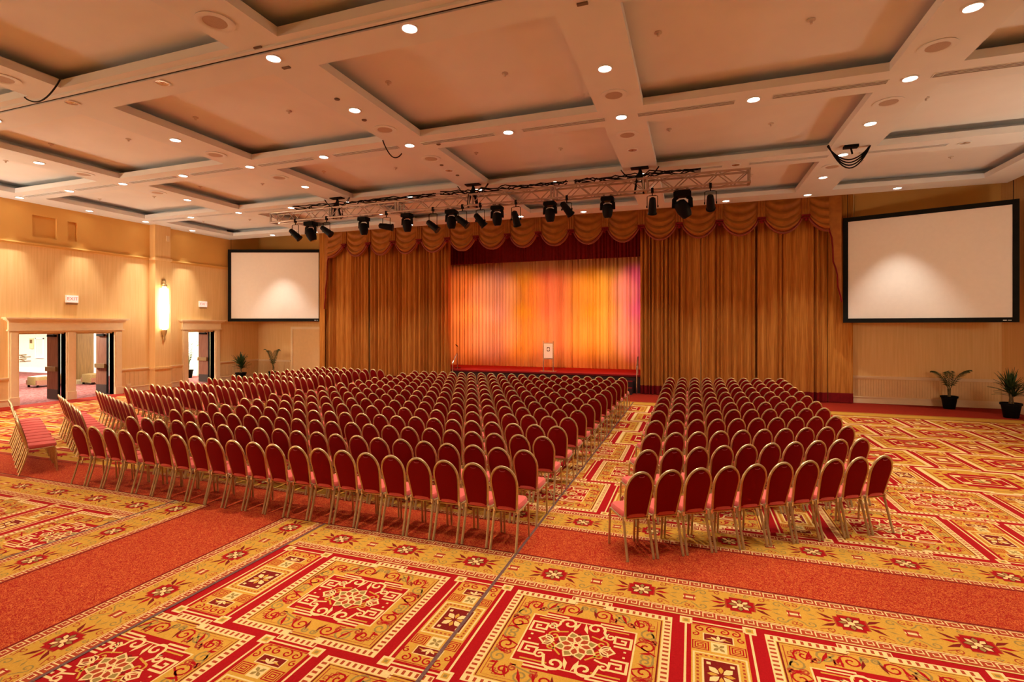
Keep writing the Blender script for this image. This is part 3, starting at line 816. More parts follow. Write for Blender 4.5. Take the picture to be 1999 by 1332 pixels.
# ------------------------------------------------------------------ curtains
def drape(x0, x1, y, z0, z1, period, amp, seed, thick=.05, flare=0.0):
    """closed pleated cloth hanging in the x-z plane, folds towards -y"""
    R = random.Random(seed); xs = []; ys = []
    x = x0
    pts = []
    while x < x1 - 1e-6:
        L = min(period * R.uniform(.5, 1.5), x1 - x)
        if x1 - x - L < period * .4: L = x1 - x
        A = amp * R.uniform(.35, 1.15); sk = R.uniform(.35, .65)
        for k in range(8):
            u = k / 8
            uu = u / sk * .5 if u < sk else .5 + (u - sk) / (1 - sk) * .5
            pts.append((x + L * u, A * (.5 - .5 * math.cos(2 * PI * uu)) ** .8))
        x += L
    pts.append((x1, 0))
    n = len(pts); m = MB(); v = []
    levels = [z0, z0 + (z1 - z0) * .33, z0 + (z1 - z0) * .66, z1]
    ph = [R.uniform(-.25, .25) for _ in pts]
    for li, z in enumerate(levels):
        for i, (a, b) in enumerate(pts):
            v.append((a, y - b * (1 + flare * (3 - li) / 3 + ph[i] * (li - 1.5) * .2), z))
    for li, z in enumerate((z0, z1)):
        for a, b in pts: v.append((a, y + thick, z))
    f = []
    for li in range(3):
        for i in range(n - 1):
            a = li * n + i; f.append((a, a + 1, a + n + 1, a + n))
    o = 4 * n
    for i in range(n - 1):
        f.append((o + i + 1, o + i, o + n + i, o + n + i + 1)); f.append((i, o + i, o + i + 1, i + 1)); f.append((3 * n + i, 3 * n + i + 1, o + n + i + 1, o + n + i))
    m.add(v, f); m.pts = pts
    return m
def hem_of(m, y, z0, z1):
    h = MB(); n = len(m.pts)
    v = [(a, y - b - .012 - .003, z) for z in (z0, z1) for a, b in m.pts]
    v += [(a, y - b + .012, z) for z in (z0, z1) for a, b in m.pts]
    f = []
    for i in range(n - 1):
        f += [(i, i + 1, n + i + 1, n + i), (2 * n + i + 1, 2 * n + i, 3 * n + i, 3 * n + i + 1), (i, 2 * n + i, 2 * n + i + 1, i + 1), (n + i, n + i + 1, 3 * n + i + 1, 3 * n + i)]
    h.add(v, f); return h
def curtain(px0, px1, y, label, period, amp, seed, hem=True):
    x0 = on_y(px0, 600, y)[0]; x1 = on_y(px1, 600, y)[0]
    xm = (x0 + x1) / 2
    m = drape(x0 - xm, x1 - xm, 0, .03 - .0, 7.25, period, amp, seed, flare=.1)
    t = thing('stage_curtain', label, 'curtain', (xm, y, 0), 0, 'gold side curtains of the stage')
    obj('cloth', m, 'gold_curtain', t, True)
    if hem: obj('hem_band', hem_of(m, -.01, .02, .34), 'burgundy', t, True, label='burgundy hem band')
    return t
curtain(633, 719, 20.0, 'gold pleated curtain beside the left screen', .22, .17, 1)
curtain(724, 879, 20.19, 'wide gold pleated curtain at the left of the stage opening', .18, .16, 2)
curtain(1250, 1367, 20.19, 'gold pleated curtain at the right of the stage opening', .17, .16, 3)
curtain(1369, 1477, 20.19, 'gold pleated curtain in the middle right of the stage front', .18, .16, 4)
curtain(1479, 1615, 20.0, 'broad gold pleated curtain nearest the right screen', .25, .16, 5)
# backdrop and red border behind the swags
x0, x1 = SX0 + .05, SX1 - .05
m = drape(x0 + 6, x1 + 6, 0, 0, 5.4, .15, .09, 9)
t = thing('stage_backdrop', 'pale pleated backdrop washed with orange and pink stage light', 'curtain', (-6, 22.9, SZ + .004))
obj('cloth', m, 'backdrop', t, True)
m = drape(SX0 + 6 + .05, SX1 + 6 - .05, 0, 5.55, 7.4, .14, .06, 10)
t = thing('border_curtain', 'deep red border curtain hanging across the top of the stage', 'curtain', (-6, 22.25, 0))
obj('cloth', m, 'pelmet', t, True)
# stage house around the backdrop (sides, back and roof)
struct(obj('wall_stage_left', MB().bb(SX0 - .2, YF + .2, 0, SX0, 23.8, 7.6), 'skirt'), 'dark stage house wall at the left')
struct(obj('wall_stage_right', MB().bb(SX1, YF + .2, 0, SX1 + .2, 23.8, 7.6), 'skirt'), 'dark stage house wall at the right')
struct(obj('wall_stage_back', MB().bb(SX0 - .2, 23.65, 0, SX1 + .2, 23.8, 7.6), 'skirt'), 'dark stage house wall behind the backdrop')
struct(obj('ceiling_stage', MB().bb(SX0 - .2, YF + .2, 7.6, SX1 + .2, 23.8, 7.7), 'skirt'), 'dark stage house roof')

# swag valance
YV = 19.62
ros = [674, 721, 769, 820, 875, 931, 992, 1052, 1115.5, 1182, 1252.5, 1326, 1404, 1486, 1572]
rx = [on_y(p, 460, YV)[0] for p in ros]
t = thing('swag_valance', 'gold satin valance of deep swags with burgundy cord above the stage', 'valance', (0, 0, 0))
ZT = 7.25
def swag(xa, xb, half=None):
    W = xb - xa
    def fn(u, v):
        uu = u
        if half == 'r': uu = u * .5          # falls to its lowest point at the far end
        if half == 'l': uu = .5 + u * .5
        c = 4 * uu * (1 - uu)
        ze = ZT - .98 * v; zm = ZT - .10 - (1.48 - .10) * v ** .9
        z = ze + (zm - ze) * c ** .85
        rip = .5 + .5 * math.cos(2 * PI * (4.6 * v ** 1.15))
        y = -(.03 + .13 * rip * c ** .6 * (.35 + .65 * v)) - .05 * c * v
        return (xa + W * u, y + YV, z)
    m = MB(); m.grid(fn, 14, 30)
    def back(u, v):
        p = fn(u, v); return (p[0], YV + .10, p[2])
    m.grid(lambda u, v: back(1 - u, v), 6, 1)
    def edge(u, v):
        p = fn(u, 1); return (p[0], p[1] if v < .5 else YV + .10, p[2])
    m.grid(edge, 14, 1)
    cords = []
    for (dz, r) in ((0.0, .028), (.075, .020)):
        cords.append([(fn(u / 14, 1)[0], fn(u / 14, 1)[1] - .02, fn(u / 14, 1)[2] + dz) for u in range(15)])
    return m, cords
ends = [(on_y(643, 460, YV)[0], rx[0], 'l0')] + [(rx[i], rx[i + 1], None) for i in range(len(rx) - 1)] + [(rx[-1], on_y(1617, 460, YV)[0], 'r0')]
for xa, xb, h in ends:
    m, cords = swag(xa + (.09 if h != 'l0' else 0), xb - (.09 if h != 'r0' else 0), 'l' if h == 'l0' else 'r' if h == 'r0' else None) if h != 'l0' else swag(xa, xb - .09, 'l')
    sw = obj('swag', m, 'valance', t, True)
    c = MB().tube(cords[0], .030, 6); c.mat(1); c.tube(cords[1], .018, 6)
    obj('cord_trim', c, ['cordtrim', 'burgundy'], sw, True)
for x in rx:
    m = MB()
    def pl(u, v): return (x - .12 + .24 * u, YV - .09 - .03 * abs(math.sin(u * 3 * PI)), ZT - (.88 + .0 * u) * v)
    m.grid(pl, 12, 1); m.grid(lambda u, v: (x + .12 - .24 * u, YV + .08, ZT - .88 * v), 1, 1)
    m.grid(lambda u, v: (x - .12 if u > .5 else x - .12, YV - .09 + .17 * u, ZT - .88 * v), 1, 1); m.grid(lambda u, v: (x + .12, YV + .08 - .17 * u, ZT - .88 * v), 1, 1)
    j = obj('jabot', m, 'valance', t)
    r = MB(); r.box((x, YV - .13, ZT - .92), (.26, .07, .05)); r.box((x, YV - .13, ZT - 1.0), (.24, .06, .035))
    r.lathe([(.0, -.05), (.05, -.045), (.055, 0), (.03, .03), (0, .035)], 10, (x, YV - .15, ZT - 1.06), Matrix.Rotation(PI / 2, 3, 'X'), cap=False)
    obj('rosette_band', r, 'burgundy', j)
obj('header_board', MB().bb(rx[0] - 1.0, YV, ZT - .02, rx[-1] + 1.2, YV + .09, ZU), 'skirt', t)
# stepped side cascades with cord edges
for s, px0, px1 in ((1, 1617, 1642), (-1, 643, 635)):
    xa, xb = on_y(px0, 460, YV)[0], on_y(px1, 460, YV)[0]
    steps = [(0, 5.86), (.08, 5.72), (.22, 5.55), (.30, 5.2), (.34, 4.75), (.55, 4.5), (.66, 4.3), (.70, 3.9), (.9, 3.6), (1, 3.4)]
    m = MB(); n = len(steps)
    v = [(xa + (xb - xa) * k, YV - .06, ZT) for k, z in steps] + [(xa + (xb - xa) * k, YV - .06, z) for k, z in steps]
    v += [(a, b + .12, c) for a, b, c in v]
    f = []
    for i in range(n - 1):
        f += [(i, i + 1, n + i + 1, n + i), (2 * n + i + 1, 2 * n + i, 3 * n + i, 3 * n + i + 1), (n + i, n + i + 1, 3 * n + i + 1, 3 * n + i)]
    m.add(v, f); cs = obj('cascade', m, 'valance', t)
    c = MB(); c.tube([(xa + (xb - xa) * k, YV - .08, z) for k, z in steps], .022, 6); obj('cord_trim', c, 'burgundy', cs, True)
rebase(t, ((rx[0] + rx[-1]) / 2, YV, 5.7))
# side legs of plain pleats outside the swags
for (pa, pb, sd, lab) in ((631, 641, 21, 'narrow plain gold side drape left of the swags'), (1617, 1666, 22, 'narrow plain gold side drape right of the swags')):
    xa, xb = on_y(pa, 500, 19.98)[0], on_y(pb, 500, 19.98)[0]; xm = (xa + xb) / 2
    m = drape(xa - xm, xb - xm, 0, .03, 7.25, .2, .04, sd)
    tt = thing('side_drape', lab, 'curtain', (xm, 20.02 if pa > 1000 else 19.72, 0)); obj('cloth', m, 'gold_curtain', tt, True)
    if pa > 1000: obj('hem_band', hem_of(m, -.01, .02, .34), 'burgundy', tt, True)

# ------------------------------------------------------------------ projection screens
def screen(a, b, z0, z1, label):
    dx, dy = b[0] - a[0], b[1] - a[1]; L = math.hypot(dx, dy); ang = math.atan2(dy, dx)
    t = thing('projection_screen', label, 'screen', ((a[0] + b[0]) / 2, (a[1] + b[1]) / 2, z0), ang, 'projection screens')
    h = z1 - z0; f = .14
    m = MB(); m.bb(-L / 2, -.05, 0, L / 2, .03, f); m.bb(-L / 2, -.05, h - f, L / 2, .03, h)
    m.bb(-L / 2, -.05, f, -L / 2 + f, .03, h - f); m.bb(L / 2 - f, -.05, f, L / 2, .03, h - f)
    obj('frame', m, 'frame_black', t)
    obj('screen_surface', MB().bb(-L / 2 + f, -.02, f, L / 2 - f, 0, h - f), 'screen', t)
    m = MB(); m.bb(L / 2 - .34, -.052, .045, L / 2 - .26, -.05, .07); m.bb(L / 2 - .24, -.052, .05, L / 2 - .16, -.05, .066); obj('maker_badge', m, 'white', t)
    for s in (-1, 1): obj('hanging_wire', MB().bar((s * (L / 2 - .12), 0, h), (s * (L / 2 - .12), 0, ZU - z0), .008, 5), 'black', t)
def at_d(px, d):
    r = ray(px, 600); return (r[0] * d, r[1] * d)
screen(at_d(446, 24.2), at_d(628.5, 24.2), 2.82, 6.22, 'white projection screen in black frame, hung across the left corner')
screen(at_d(1646, 17.05), at_d(1990, 14.42), 2.71, 6.19, 'large white projection screen in black frame, hung across the right corner')

# ------------------------------------------------------------------ banquet chairs
CH_H = .990
def back_outline(k=1.0, n=9):
    pts = []
    def P(hw, s): return (hw * k, s)
    s0 = 0.0
    side = [(.128, 0), (.136, .16), (.146, .34), (.154, .50), (.158, .62)]
    pts += [(-a, s) for a, s in side]
    for i in range(1, 2 * n):
        a = PI - PI * i / (2 * n)
        pts.append((.158 * math.cos(a), .62 + .38 * math.sin(a)))
    pts += [(a, s) for a, s in reversed(side)]
    return pts
def back_pt(x, s, off=0.0):
    # the back leans: base forward, top towards the rear
    return (x, .115 - .135 * s ** 1.1 + off * .97, .445 + (CH_H - .014 - .445) * s + off * .23)
CHM = {}
def build_chair_meshes():
    o = back_outline()
    CHM['back_frame'] = (MB().tube([back_pt(x, s) for x, s in o], .0155, 6), 'brass')
    m = MB(); n = len(o); c = (0, .5)
    rings = []
    for (k, of) in ((.0, .020), (.70, .018), (.93, .004), (.93, -.012), (.70, -.020), (0, -.021)):
        rings.append([back_pt(c[0] + (x - c[0]) * k, c[1] + (s - c[1]) * (k if k < .9 else k)  , of) for x, s in o])
    v = [p for r in rings for p in r]; f = []
    for i in range(len(rings) - 1):
        for j in range(n):
            f.append((i * n + j, (i + 1) * n + j, (i + 1) * n + (j + 1) % n, i * n + (j + 1) % n))
    m.add(v, f); CHM['backrest'] = (m, 'fab_back')
    m = MB(); g = []
    for i in range(7):
        a = PI + PI * i / 6
        g.append(back_pt(.034 * math.cos(a), .935 + .022 * math.sin(a), -.0205))
    m.tube(g, .0045, 4); CHM['hand_grip'] = (m, 'grip')
    # seat
    def outline(k, z):
        pts = []
        for i in range(20):
            a = 2 * PI * i / 20; e = .42
            cx = math.copysign(abs(math.cos(a)) ** e, math.cos(a)); sy = math.copysign(abs(math.sin(a)) ** e, math.sin(a))
            y = .295 + .205 * k * sy; hw = (.148 + .018 * (sy * .5 + .5)) * k
            pts.append((hw * cx, y, z))
        return pts
    m = MB(); R = [outline(.90, .438), outline(1, .445), outline(1, .482), outline(.93, .502), outline(.55, .512), outline(0, .514)]
    v = [p for r in R for p in r]; f = [tuple(range(19, -1, -1))]
    for i in range(len(R) - 1):
        for j in range(20): f.append((i * 20 + j, i * 20 + (j + 1) % 20, (i + 1) * 20 + (j + 1) % 20, (i + 1) * 20 + j))
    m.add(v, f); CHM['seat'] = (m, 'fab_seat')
    for s, nm in ((-1, 'L'), (1, 'R')):
        CHM['leg_rear' + nm] = (MB().tube([(s * .148, .125, .445), (s * .153, .07, .23), (s * .157, 0, 0)], .0150, 6), 'brass')
        CHM['leg_front' + nm] = (MB().tube([(s * .158, .455, .440), (s * .159, .475, .40), (s * .160, .50, 0)], .0130, 6), 'brass')
        CHM['rail' + nm] = (MB().tube([(s * .146, .118, .430), (s * .154, .22, .425), (s * .158, .38, .436), (s * .158, .45, .440)], .011, 6), 'brass')
        CHM['bracket' + nm] = (MB().box((s * .146, .112, .437), (.022, .040, .050)), 'chrome')
    m = MB(); m.bar((-.150, .13, .42), (.150, .13, .42), .010, 6); m.bar((-.157, .44, .425), (.157, .44, .425), .010, 6)
    m.bar((-.1, .13, .425), (-.1, .44, .43), .009, 5); m.bar((.1, .13, .425), (.1, .44, .43), .009, 5)
    CHM['seat_brace'] = (m, 'brass')
build_chair_meshes()
PARTN = {'leg_rearL': 'leg', 'leg_rearR': 'leg', 'leg_frontL': 'leg', 'leg_frontR': 'leg', 'railL': 'side_rail', 'railR': 'side_rail', 'bracketL': 'bracket', 'bracketR': 'bracket'}
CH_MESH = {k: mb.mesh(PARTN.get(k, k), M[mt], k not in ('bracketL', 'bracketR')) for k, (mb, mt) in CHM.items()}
PITCH = .3695
chairs = []      # (x, y, rot, label, group)
def rows_from(n, b): return 'rear row' if n == 1 else '%s row from the rear' % ORD[n]
for r in range(14):
    y = 5.53 + .8286 * r
    for k in range(21):
        jx = random.uniform(-.006, .006); jy = random.uniform(-.02, .02)
        fa = 21 - k
        where = 'at the central aisle' if fa == 1 else '%s from the central aisle' % ORD[fa]
        chairs.append((-9.449 + PITCH * k + jx, y + jy, random.uniform(-.012, .012), 'burgundy chair %s, %s, middle block' % (where, rows_from(r + 1, 'middle')), 'chairs of the middle block'))
RL = [(-.535, 5.81), (-.55, 6.88), (-.565, 7.95), (-.59, 9.05), (-.60, 10.12), (-.60, 11.10), (-.61, 12.02), (-.62, 12.95), (-.635, 13.98), (-.645, 14.95), (-.64, 15.85), (-.64, 16.75)]
RR = [(2.25, 7.56), (2.30, 8.62), (2.36, 9.58), (2.42, 10.58), (2.45, 11.55), (2.50, 12.50), (2.50, 13.42), (2.51, 14.30), (2.53, 15.22), (2.55, 16.12), (2.58, 16.95), (2.59, 17.70)]
for r in range(12):
    a, b = RL[r], RR[r]; th = math.atan2(b[1] - a[1], b[0] - a[0])
    for k in range(10):
        u = k / 9
        where = 'at the central aisle' if k == 0 else '%s from the central aisle' % ORD[k + 1]
        chairs.append((a[0] + (b[0] - a[0]) * u, a[1] + (b[1] - a[1]) * u + random.uniform(-.004, .004), th + random.uniform(-.008, .008),
                       'burgundy chair %s, %s, angled right block' % (where, rows_from(r + 1, 'r')), 'chairs of the right block'))
WA = [(-14.15, 6.95), (-14.06, 7.84), (-14.06, 8.63), (-14.12, 9.38), (-14.2, 10.12), (-14.3, 11.06), (-14.3, 12.0), (-14.33, 12.92), (-14.36, 13.85), (-14.4, 14.66), (-14.38, 15.36), (-14.36, 16.12), (-14.2, 16.75)]
WT = [24.5, 24.0, 22.0, 18.0, 15.0, 15.4, 15.7, 15.6, 17.0, 16.3, 15.0, 11.5, 8.0]
for r in range(13):
    th = -math.radians(WT[r])
    for k in range(10):
        q = 9 - k; jn = random.uniform(-.012, .012)
        where = 'at the inner end' if k == 0 else '%s from the inner end' % ORD[k + 1]
        chairs.append((WA[r][0] + PITCH * q * math.cos(th) + jn * math.sin(th), WA[r][1] + PITCH * q * math.sin(th) - jn * math.cos(th), th + random.uniform(-.012, .012),
                       'burgundy chair %s, %s, angled left wing' % (where, rows_from(r + 1, 'l')), 'chairs of the left wing'))
def cam_depth(c): return -math.sin(YAW) * c[0] + math.cos(YAW) * c[1]
chairs.sort(key=cam_depth)
order = list(CHM.keys())
c0 = thing('banquet_chair', 'x', 'chair')
for k in order: link(PARTN.get(k, k), CH_MESH[k], c0)
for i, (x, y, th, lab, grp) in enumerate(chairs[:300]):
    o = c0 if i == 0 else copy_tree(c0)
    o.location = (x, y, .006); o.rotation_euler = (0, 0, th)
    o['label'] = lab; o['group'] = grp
# the farther chairs, past three hundred, in one mesh
allm = []
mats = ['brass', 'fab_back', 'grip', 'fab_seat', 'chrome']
bv = []; bt = []; bm = []; off = 0
for k in order:
    if k in ('hand_grip',): continue
    mb_, mt = CHM[k]
    bv.append(np.array(mb_.v, np.float64)); q = []
    for f in mb_.f:
        for j in range(1, len(f) - 1): q.append((f[0] + off, f[j] + off, f[j + 1] + off))
    bt.append(np.array(q, np.int32)); bm.append(np.full(len(q), mats.index(mt), np.int32)); off += len(mb_.v)
bv = np.concatenate(bv); bt = np.concatenate(bt); bm = np.concatenate(bm)
VV = []; TT = []; MM = []
for i, (x, y, th, lab, grp) in enumerate(chairs[300:]):
    c, s = math.cos(th), math.sin(th)
    VV.append(np.stack([bv[:, 0] * c - bv[:, 1] * s + x, bv[:, 0] * s + bv[:, 1] * c + y, bv[:, 2] + .006], 1)); TT.append(bt + i * len(bv)); MM.append(bm)
VV = np.concatenate(VV).astype(np.float32); TT = np.concatenate(TT); MM = np.concatenate(MM)
me = bpy.data.meshes.new('far_chairs')
me.vertices.add(len(VV)); me.vertices.foreach_set('co', VV.ravel()); me.loops.add(len(TT) * 3); me.loops.foreach_set('vertex_index', TT.ravel().astype(np.int32))
me.polygons.add(len(TT)); me.polygons.foreach_set('loop_start', np.arange(0, len(TT) * 3, 3, dtype=np.int32))
for k in mats: me.materials.append(M[k])
me.polygons.foreach_set('material_index', MM); me.polygons.foreach_set('use_smooth', np.ones(len(TT), bool)); me.update(); me.validate()
try: me.set_sharp_from_angle(angle=math.radians(40))
except Exception: pass
o = link('far_chairs', me); tag(o, 'crowd of distant burgundy chairs in the front rows nearest the stage', 'chairs', kind='stuff')

# ------------------------------------------------------------------ lighting truss
YT, ZB, ZTP = 13.6, 6.07, 6.38
TX0, TX1 = on_y(535, 430, YT)[0], on_y(1462, 345, YT)[0]
truss = thing('lighting_truss', 'aluminium box truss hung below the ceiling carrying stage lights', 'truss', (0, 0, 0))
hw = .15
for z in (ZB, ZTP):
    for s in (-1, 1): obj('chord', MB().bar((TX0, YT + s * hw, z), (TX1, YT + s * hw, z), .027, 8), 'alu', truss, True)
nb = 42; step = (TX1 - TX0) / nb
br = {1: MB().bar((0, 0, 0), (step, 0, ZTP - ZB), .014, 6).mesh('brace', M['alu'], True), -1: MB().bar((0, 0, ZTP - ZB), (step, 0, 0), .014, 6).mesh('brace', M['alu'], True)}
bh = {1: MB().bar((0, -hw, 0), (step, hw, 0), .012, 6).mesh('brace', M['alu'], True), -1: MB().bar((0, hw, 0), (step, -hw, 0), .012, 6).mesh('brace', M['alu'], True)}
for i in range(nb):
    s = 1 if i % 2 else -1
    for y in (-hw, hw): link('brace', br[s], truss, (TX0 + step * i, YT + y, ZB))
    for z in (ZB, ZTP): link('brace', bh[s], truss, (TX0 + step * i, YT, z))
for i in range(7):
    x = TX0 + (TX1 - TX0) * i / 6
    m = MB()
    for y in (-hw, hw):
        for dx in ((-.05, .05) if 0 < i < 6 else (0,)): m.bb(x + dx - .02, YT + y - .02, ZB, x + dx + .02, YT + y + .02, ZTP)
    for z in (ZB, ZTP): m.bb(x - .03, YT - hw, z - .025, x + .03, YT + hw, z + .025)
    obj('end_frame' if i in (0, 6) else 'joint_frame', m, 'alu', truss)
truss_loc = ((TX0 + TX1) / 2, YT, ZB)
rebase(truss, truss_loc)
for o in truss.children:
    if o.data in (br[1], br[-1], bh[1], bh[-1]): pass
# rebase moved the shared braces to the origin as well: give them their own place again
k = 0
for i in range(nb):
    pass
idx = 0
for o in [c for c in truss.children if c.name.startswith('brace')]:
    i, j = divmod(idx, 4); idx += 1
    y = (-hw, hw, 0, 0)[j]; z = (ZB, ZB, ZB, ZTP)[j]
    o.location = (TX0 + step * i - truss_loc[0], y, z - truss_loc[2])

# hoists, mounting plates and slack cable at the three hang points
def hoist(x, label, top=ZC):
    t = thing('chain_hoist', label, 'hoist', (x, YT, ZTP), 0, 'truss hoists')
    obj('ceiling_plate', MB().bb(-.22, -.1, top - ZTP - .03, .22, .1, top - ZTP), 'black', t)
    m = MB().tube([(0, 0, top - ZTP - .03), (.02, 0, .22), (-.01, 0, .12), (.03, 0, .02)], [.03, .05, .07, .05], 7); m.bar((-.06, .02, .15), (-.12, -.05, -.34), .03); m.bar((.05, -.05, .16), (.10, .08, -.34), .03)
    obj('chain_bag', m, 'black', t, True)
    obj('steel_sling', MB().tube([(-.1, -.16, -.31), (-.06, -.17, 0), (0, 0, .12), (.06, .17, 0), (.1, .16, -.31)], .015, 6), 'black', t)
    c = MB()
    n = 12
    for r_ in (.0, .04):
        c.tube([(-.48 + .96 * i / n, -.02 + r_, top - ZTP - .02 - (.30 + r_) * math.sin(PI * i / n) ** .8) for i in range(n + 1)], .011, 5)
    obj('slack_cable', c, 'black', t, True)
hoist(-10.73, 'black chain hoist holding the left end of the truss')
hoist(-5.99, 'black chain hoist and cables holding the middle of the truss')
hoist(-1.28, 'black chain hoist holding the truss right of centre')
# power cables lying on the truss
R = random.Random(5)
for (xa, xb, lab) in ((-12.4, -7.2, 'tangle of black cable lying along the left half of the truss'), (-7.0, -3.2, 'tangle of black cable lying along the middle of the truss'), (-3.0, 0.2, 'black cable lying along the right half of the truss')):
    m = MB()
    for q in range(4):
        n = 26; pts = []
        for i in range(n + 1):
            pts.append((xa + (xb - xa) * i / n, YT + R.uniform(-.13, .13), ZTP + .05 + .03 * q + R.uniform(.0, .06)))
        m.tube(pts, .016, 5)
    tag(obj('cable_run', m, 'black', None, True), lab, 'cable', 'cables on the truss')

def par_can(px, py, d, label, glow=False):
    x = on_y(px, 400, YT)[0]; z = on_y(px, py, YT)[2]
    hang = ZB - .03 - z
    t = thing('par_light', label, 'stage light', (x, YT - .15, ZB - .03), 0, 'par cans on the truss')
    m = MB(); m.bb(-.03, -.035, -.05, .03, .035, .07); m.bar((0, 0, -.05), (0, 0, -.12), .014, 6); obj('clamp', m, 'black', t)
    y = MB(); y.tube([(-.13, 0, -hang), (-.13, 0, -.14), (-.08, 0, -.12), (.08, 0, -.12), (.13, 0, -.14), (.13, 0, -hang)], .010, 5); obj('yoke', y, 'black', t)
    D = Vector(d).normalized(); Rm = D.to_track_quat('Z', 'Y').to_matrix()
    c = MB().lathe([(.03, -.24), (.075, -.21), (.085, -.12), (.095, -.02), (.10, .16), (.115, .17), (.115, .20), (.10, .20)], 14, (0, 0, -hang), Rm); can = obj('can', c, 'blackgloss', t, True)
    obj('lens', MB().lathe([(.0, .19), (.096, .195)], 14, (0, 0, -hang), Rm, cap=False), 'lens' if glow else 'chrome', t, True)
    k = MB().bar((-.15, 0, -hang), (-.12, 0, -hang), .03, 8); k.bar((.15, 0, -hang), (.12, 0, -hang), .03, 8); obj('tilt_knob', k, 'black', t)
    return t
par_can(583, 460, (.7, .35, -.75), 'black par can at the far left end of the truss')
par_can(643.6, 453, (.75, .1, -.55), 'black par can with shiny lens, second par from the left', True)
par_can(759.6, 444.5, (.95, .3, -.15), 'black par can lying nearly level, third par from the left')
par_can(850, 443.6, (.7, .1, -.6), 'black par can with shiny lens, fourth par from the left', True)
par_can(907, 435, (.75, .1, -.6), 'black par can with bright lens left of the truss middle', True)
par_can(941.6, 433, (.5, .3, -.7), 'black par can just right of the truss middle')
par_can(1010.5, 430, (.05, .5, -.8), 'small black par can pointing down, left of the aisle line')
par_can(1109, 411, (.4, .5, -.6), 'black par can above the right part of the stage')
par_can(1274.4, 406, (-.05, .5, -.85), 'black par can pointing down beside the right hoist')
par_can(1386.6, 399, (.05, .8, -.6), 'black par can at the far right end of the truss')
HEADS = []
def moving_head(px, py, tilt, label, k=1.0):
    x = on_y(px, 400, YT)[0]
    t = thing('moving_head', label, 'stage light', (x, YT, ZB - .03), 0, 'moving heads on the truss'); t.scale = (k, k, k)
    m = MB(); m.bb(-.15, -.12, -.14, .15, .12, -.03); m.bb(-.17, -.10, -.12, .17, .10, -.05); obj('base', m, 'black', t)
    m = MB(); m.bb(-.12, -.05, -.03, -.07, .05, .05); m.bb(.07, -.05, -.03, .12, .05, .05); obj('clamp', m, 'chrome', t)
    for s in (-1, 1): obj('yoke_arm', MB().tube([(s * .10, 0, -.14), (s * .155, 0, -.19), (s * .155, 0, -.36)], [.05, .045, .05], 8, flat=.6), 'black', t, True)
    D = Vector(tilt).normalized(); Rm = D.to_track_quat('Z', 'Y').to_matrix()
    obj('head', MB().lathe([(.05, -.16), (.11, -.13), (.135, -.04), (.14, .04), (.12, .14), (.095, .20), (.08, .215)], 16, (0, 0, -.36), Rm), 'blackgloss', t, True)
    obj('lens', MB().lathe([(0, .214), (.078, .217)], 16, (0, 0, -.36), Rm, cap=False), 'chrome', t, True)
    HEADS.append((x, YT + .25, ZB - .45)); return t
moving_head(606.5, 451, (.35, .2, -1), 'large black moving head at the left end of the truss', 1.15)
moving_head(710, 441, (0, .15, -1), 'black moving head, second from the left')
moving_head(794.8, 438, (0, .15, -1), 'black moving head, third from the left')
moving_head(881, 430, (0, .15, -1), 'black moving head, fourth from the left')
moving_head(970.5, 424, (0, .15, -1), 'black moving head, fifth from the left')
moving_head(1073.7, 414, (0, .15, -1), 'black moving head, sixth from the left')
moving_head(1186, 404, (0, .15, -1), 'black moving head, seventh from the left')
moving_head(1332, 400, (.45, .25, -.8), 'large black moving head tilted at the right of the truss', 1.25)

def spot(name, loc, target, col, watts, size, blend=.8, r=.08, parent=None):
    d = bpy.data.lights.new(name, 'SPOT'); d.energy = watts; d.color = col; d.spot_size = math.radians(size); d.spot_blend = blend; d.shadow_soft_size = r
    o = link(name, d, parent)
    o.location = loc
    if target is not None:
        o.rotation_euler = (Vector(target) - Vector(loc)).to_track_quat('-Z', 'Y').to_euler()
    return o
# coloured beams of the moving heads and pars on the backdrop
YBK = 22.7
beams = [(888, (1.0, .22, .18), 1.2, 5), (916, (1.0, .54, .13), 1.3, 5), (965, (1.0, .60, .80), 1.1, 4), (1022, (1.0, .50, .01), 1.2, 4), (1070, (1.0, .22, .28), 1.0, 4),
         (1108, (1.0, .50, .26), .9, 5), (1152, (1.0, .58, .015), 1.2, 5), (1192, (1.0, .74, .28), 1.1, 5), (1243, (1.0, .17, 1.0), 1.3, 4)]
for i, (px, col, k, hi) in enumerate(beams):
    h = HEADS[hi]; X = on_y(px, 600, YBK)[0]
    dx = .15 * (i % 3 - 1)
    spot('stage_beam', (h[0] + dx, h[1], h[2]), (X, YBK, 4.1), tuple(c ** 1.2 for c in col), STAGE_W * k * .8, 17, 1.0, .12)
    spot('stage_beam', (h[0] + dx, h[1], h[2]), (X, YBK, 2.4), col, STAGE_W * k * .8, 17, 1.0, .12)
for px, col in ((940, (1.0, .22, .06)), (1070, (1.0, .28, .07)), (1190, (1.0, .26, .06))):
    tg = on_y(px, 680, YBK); h = HEADS[4]
    spot('stage_wash', (h[0], h[1], h[2]), tg, col, STAGE_W * .8, 28, 1.0, .12)

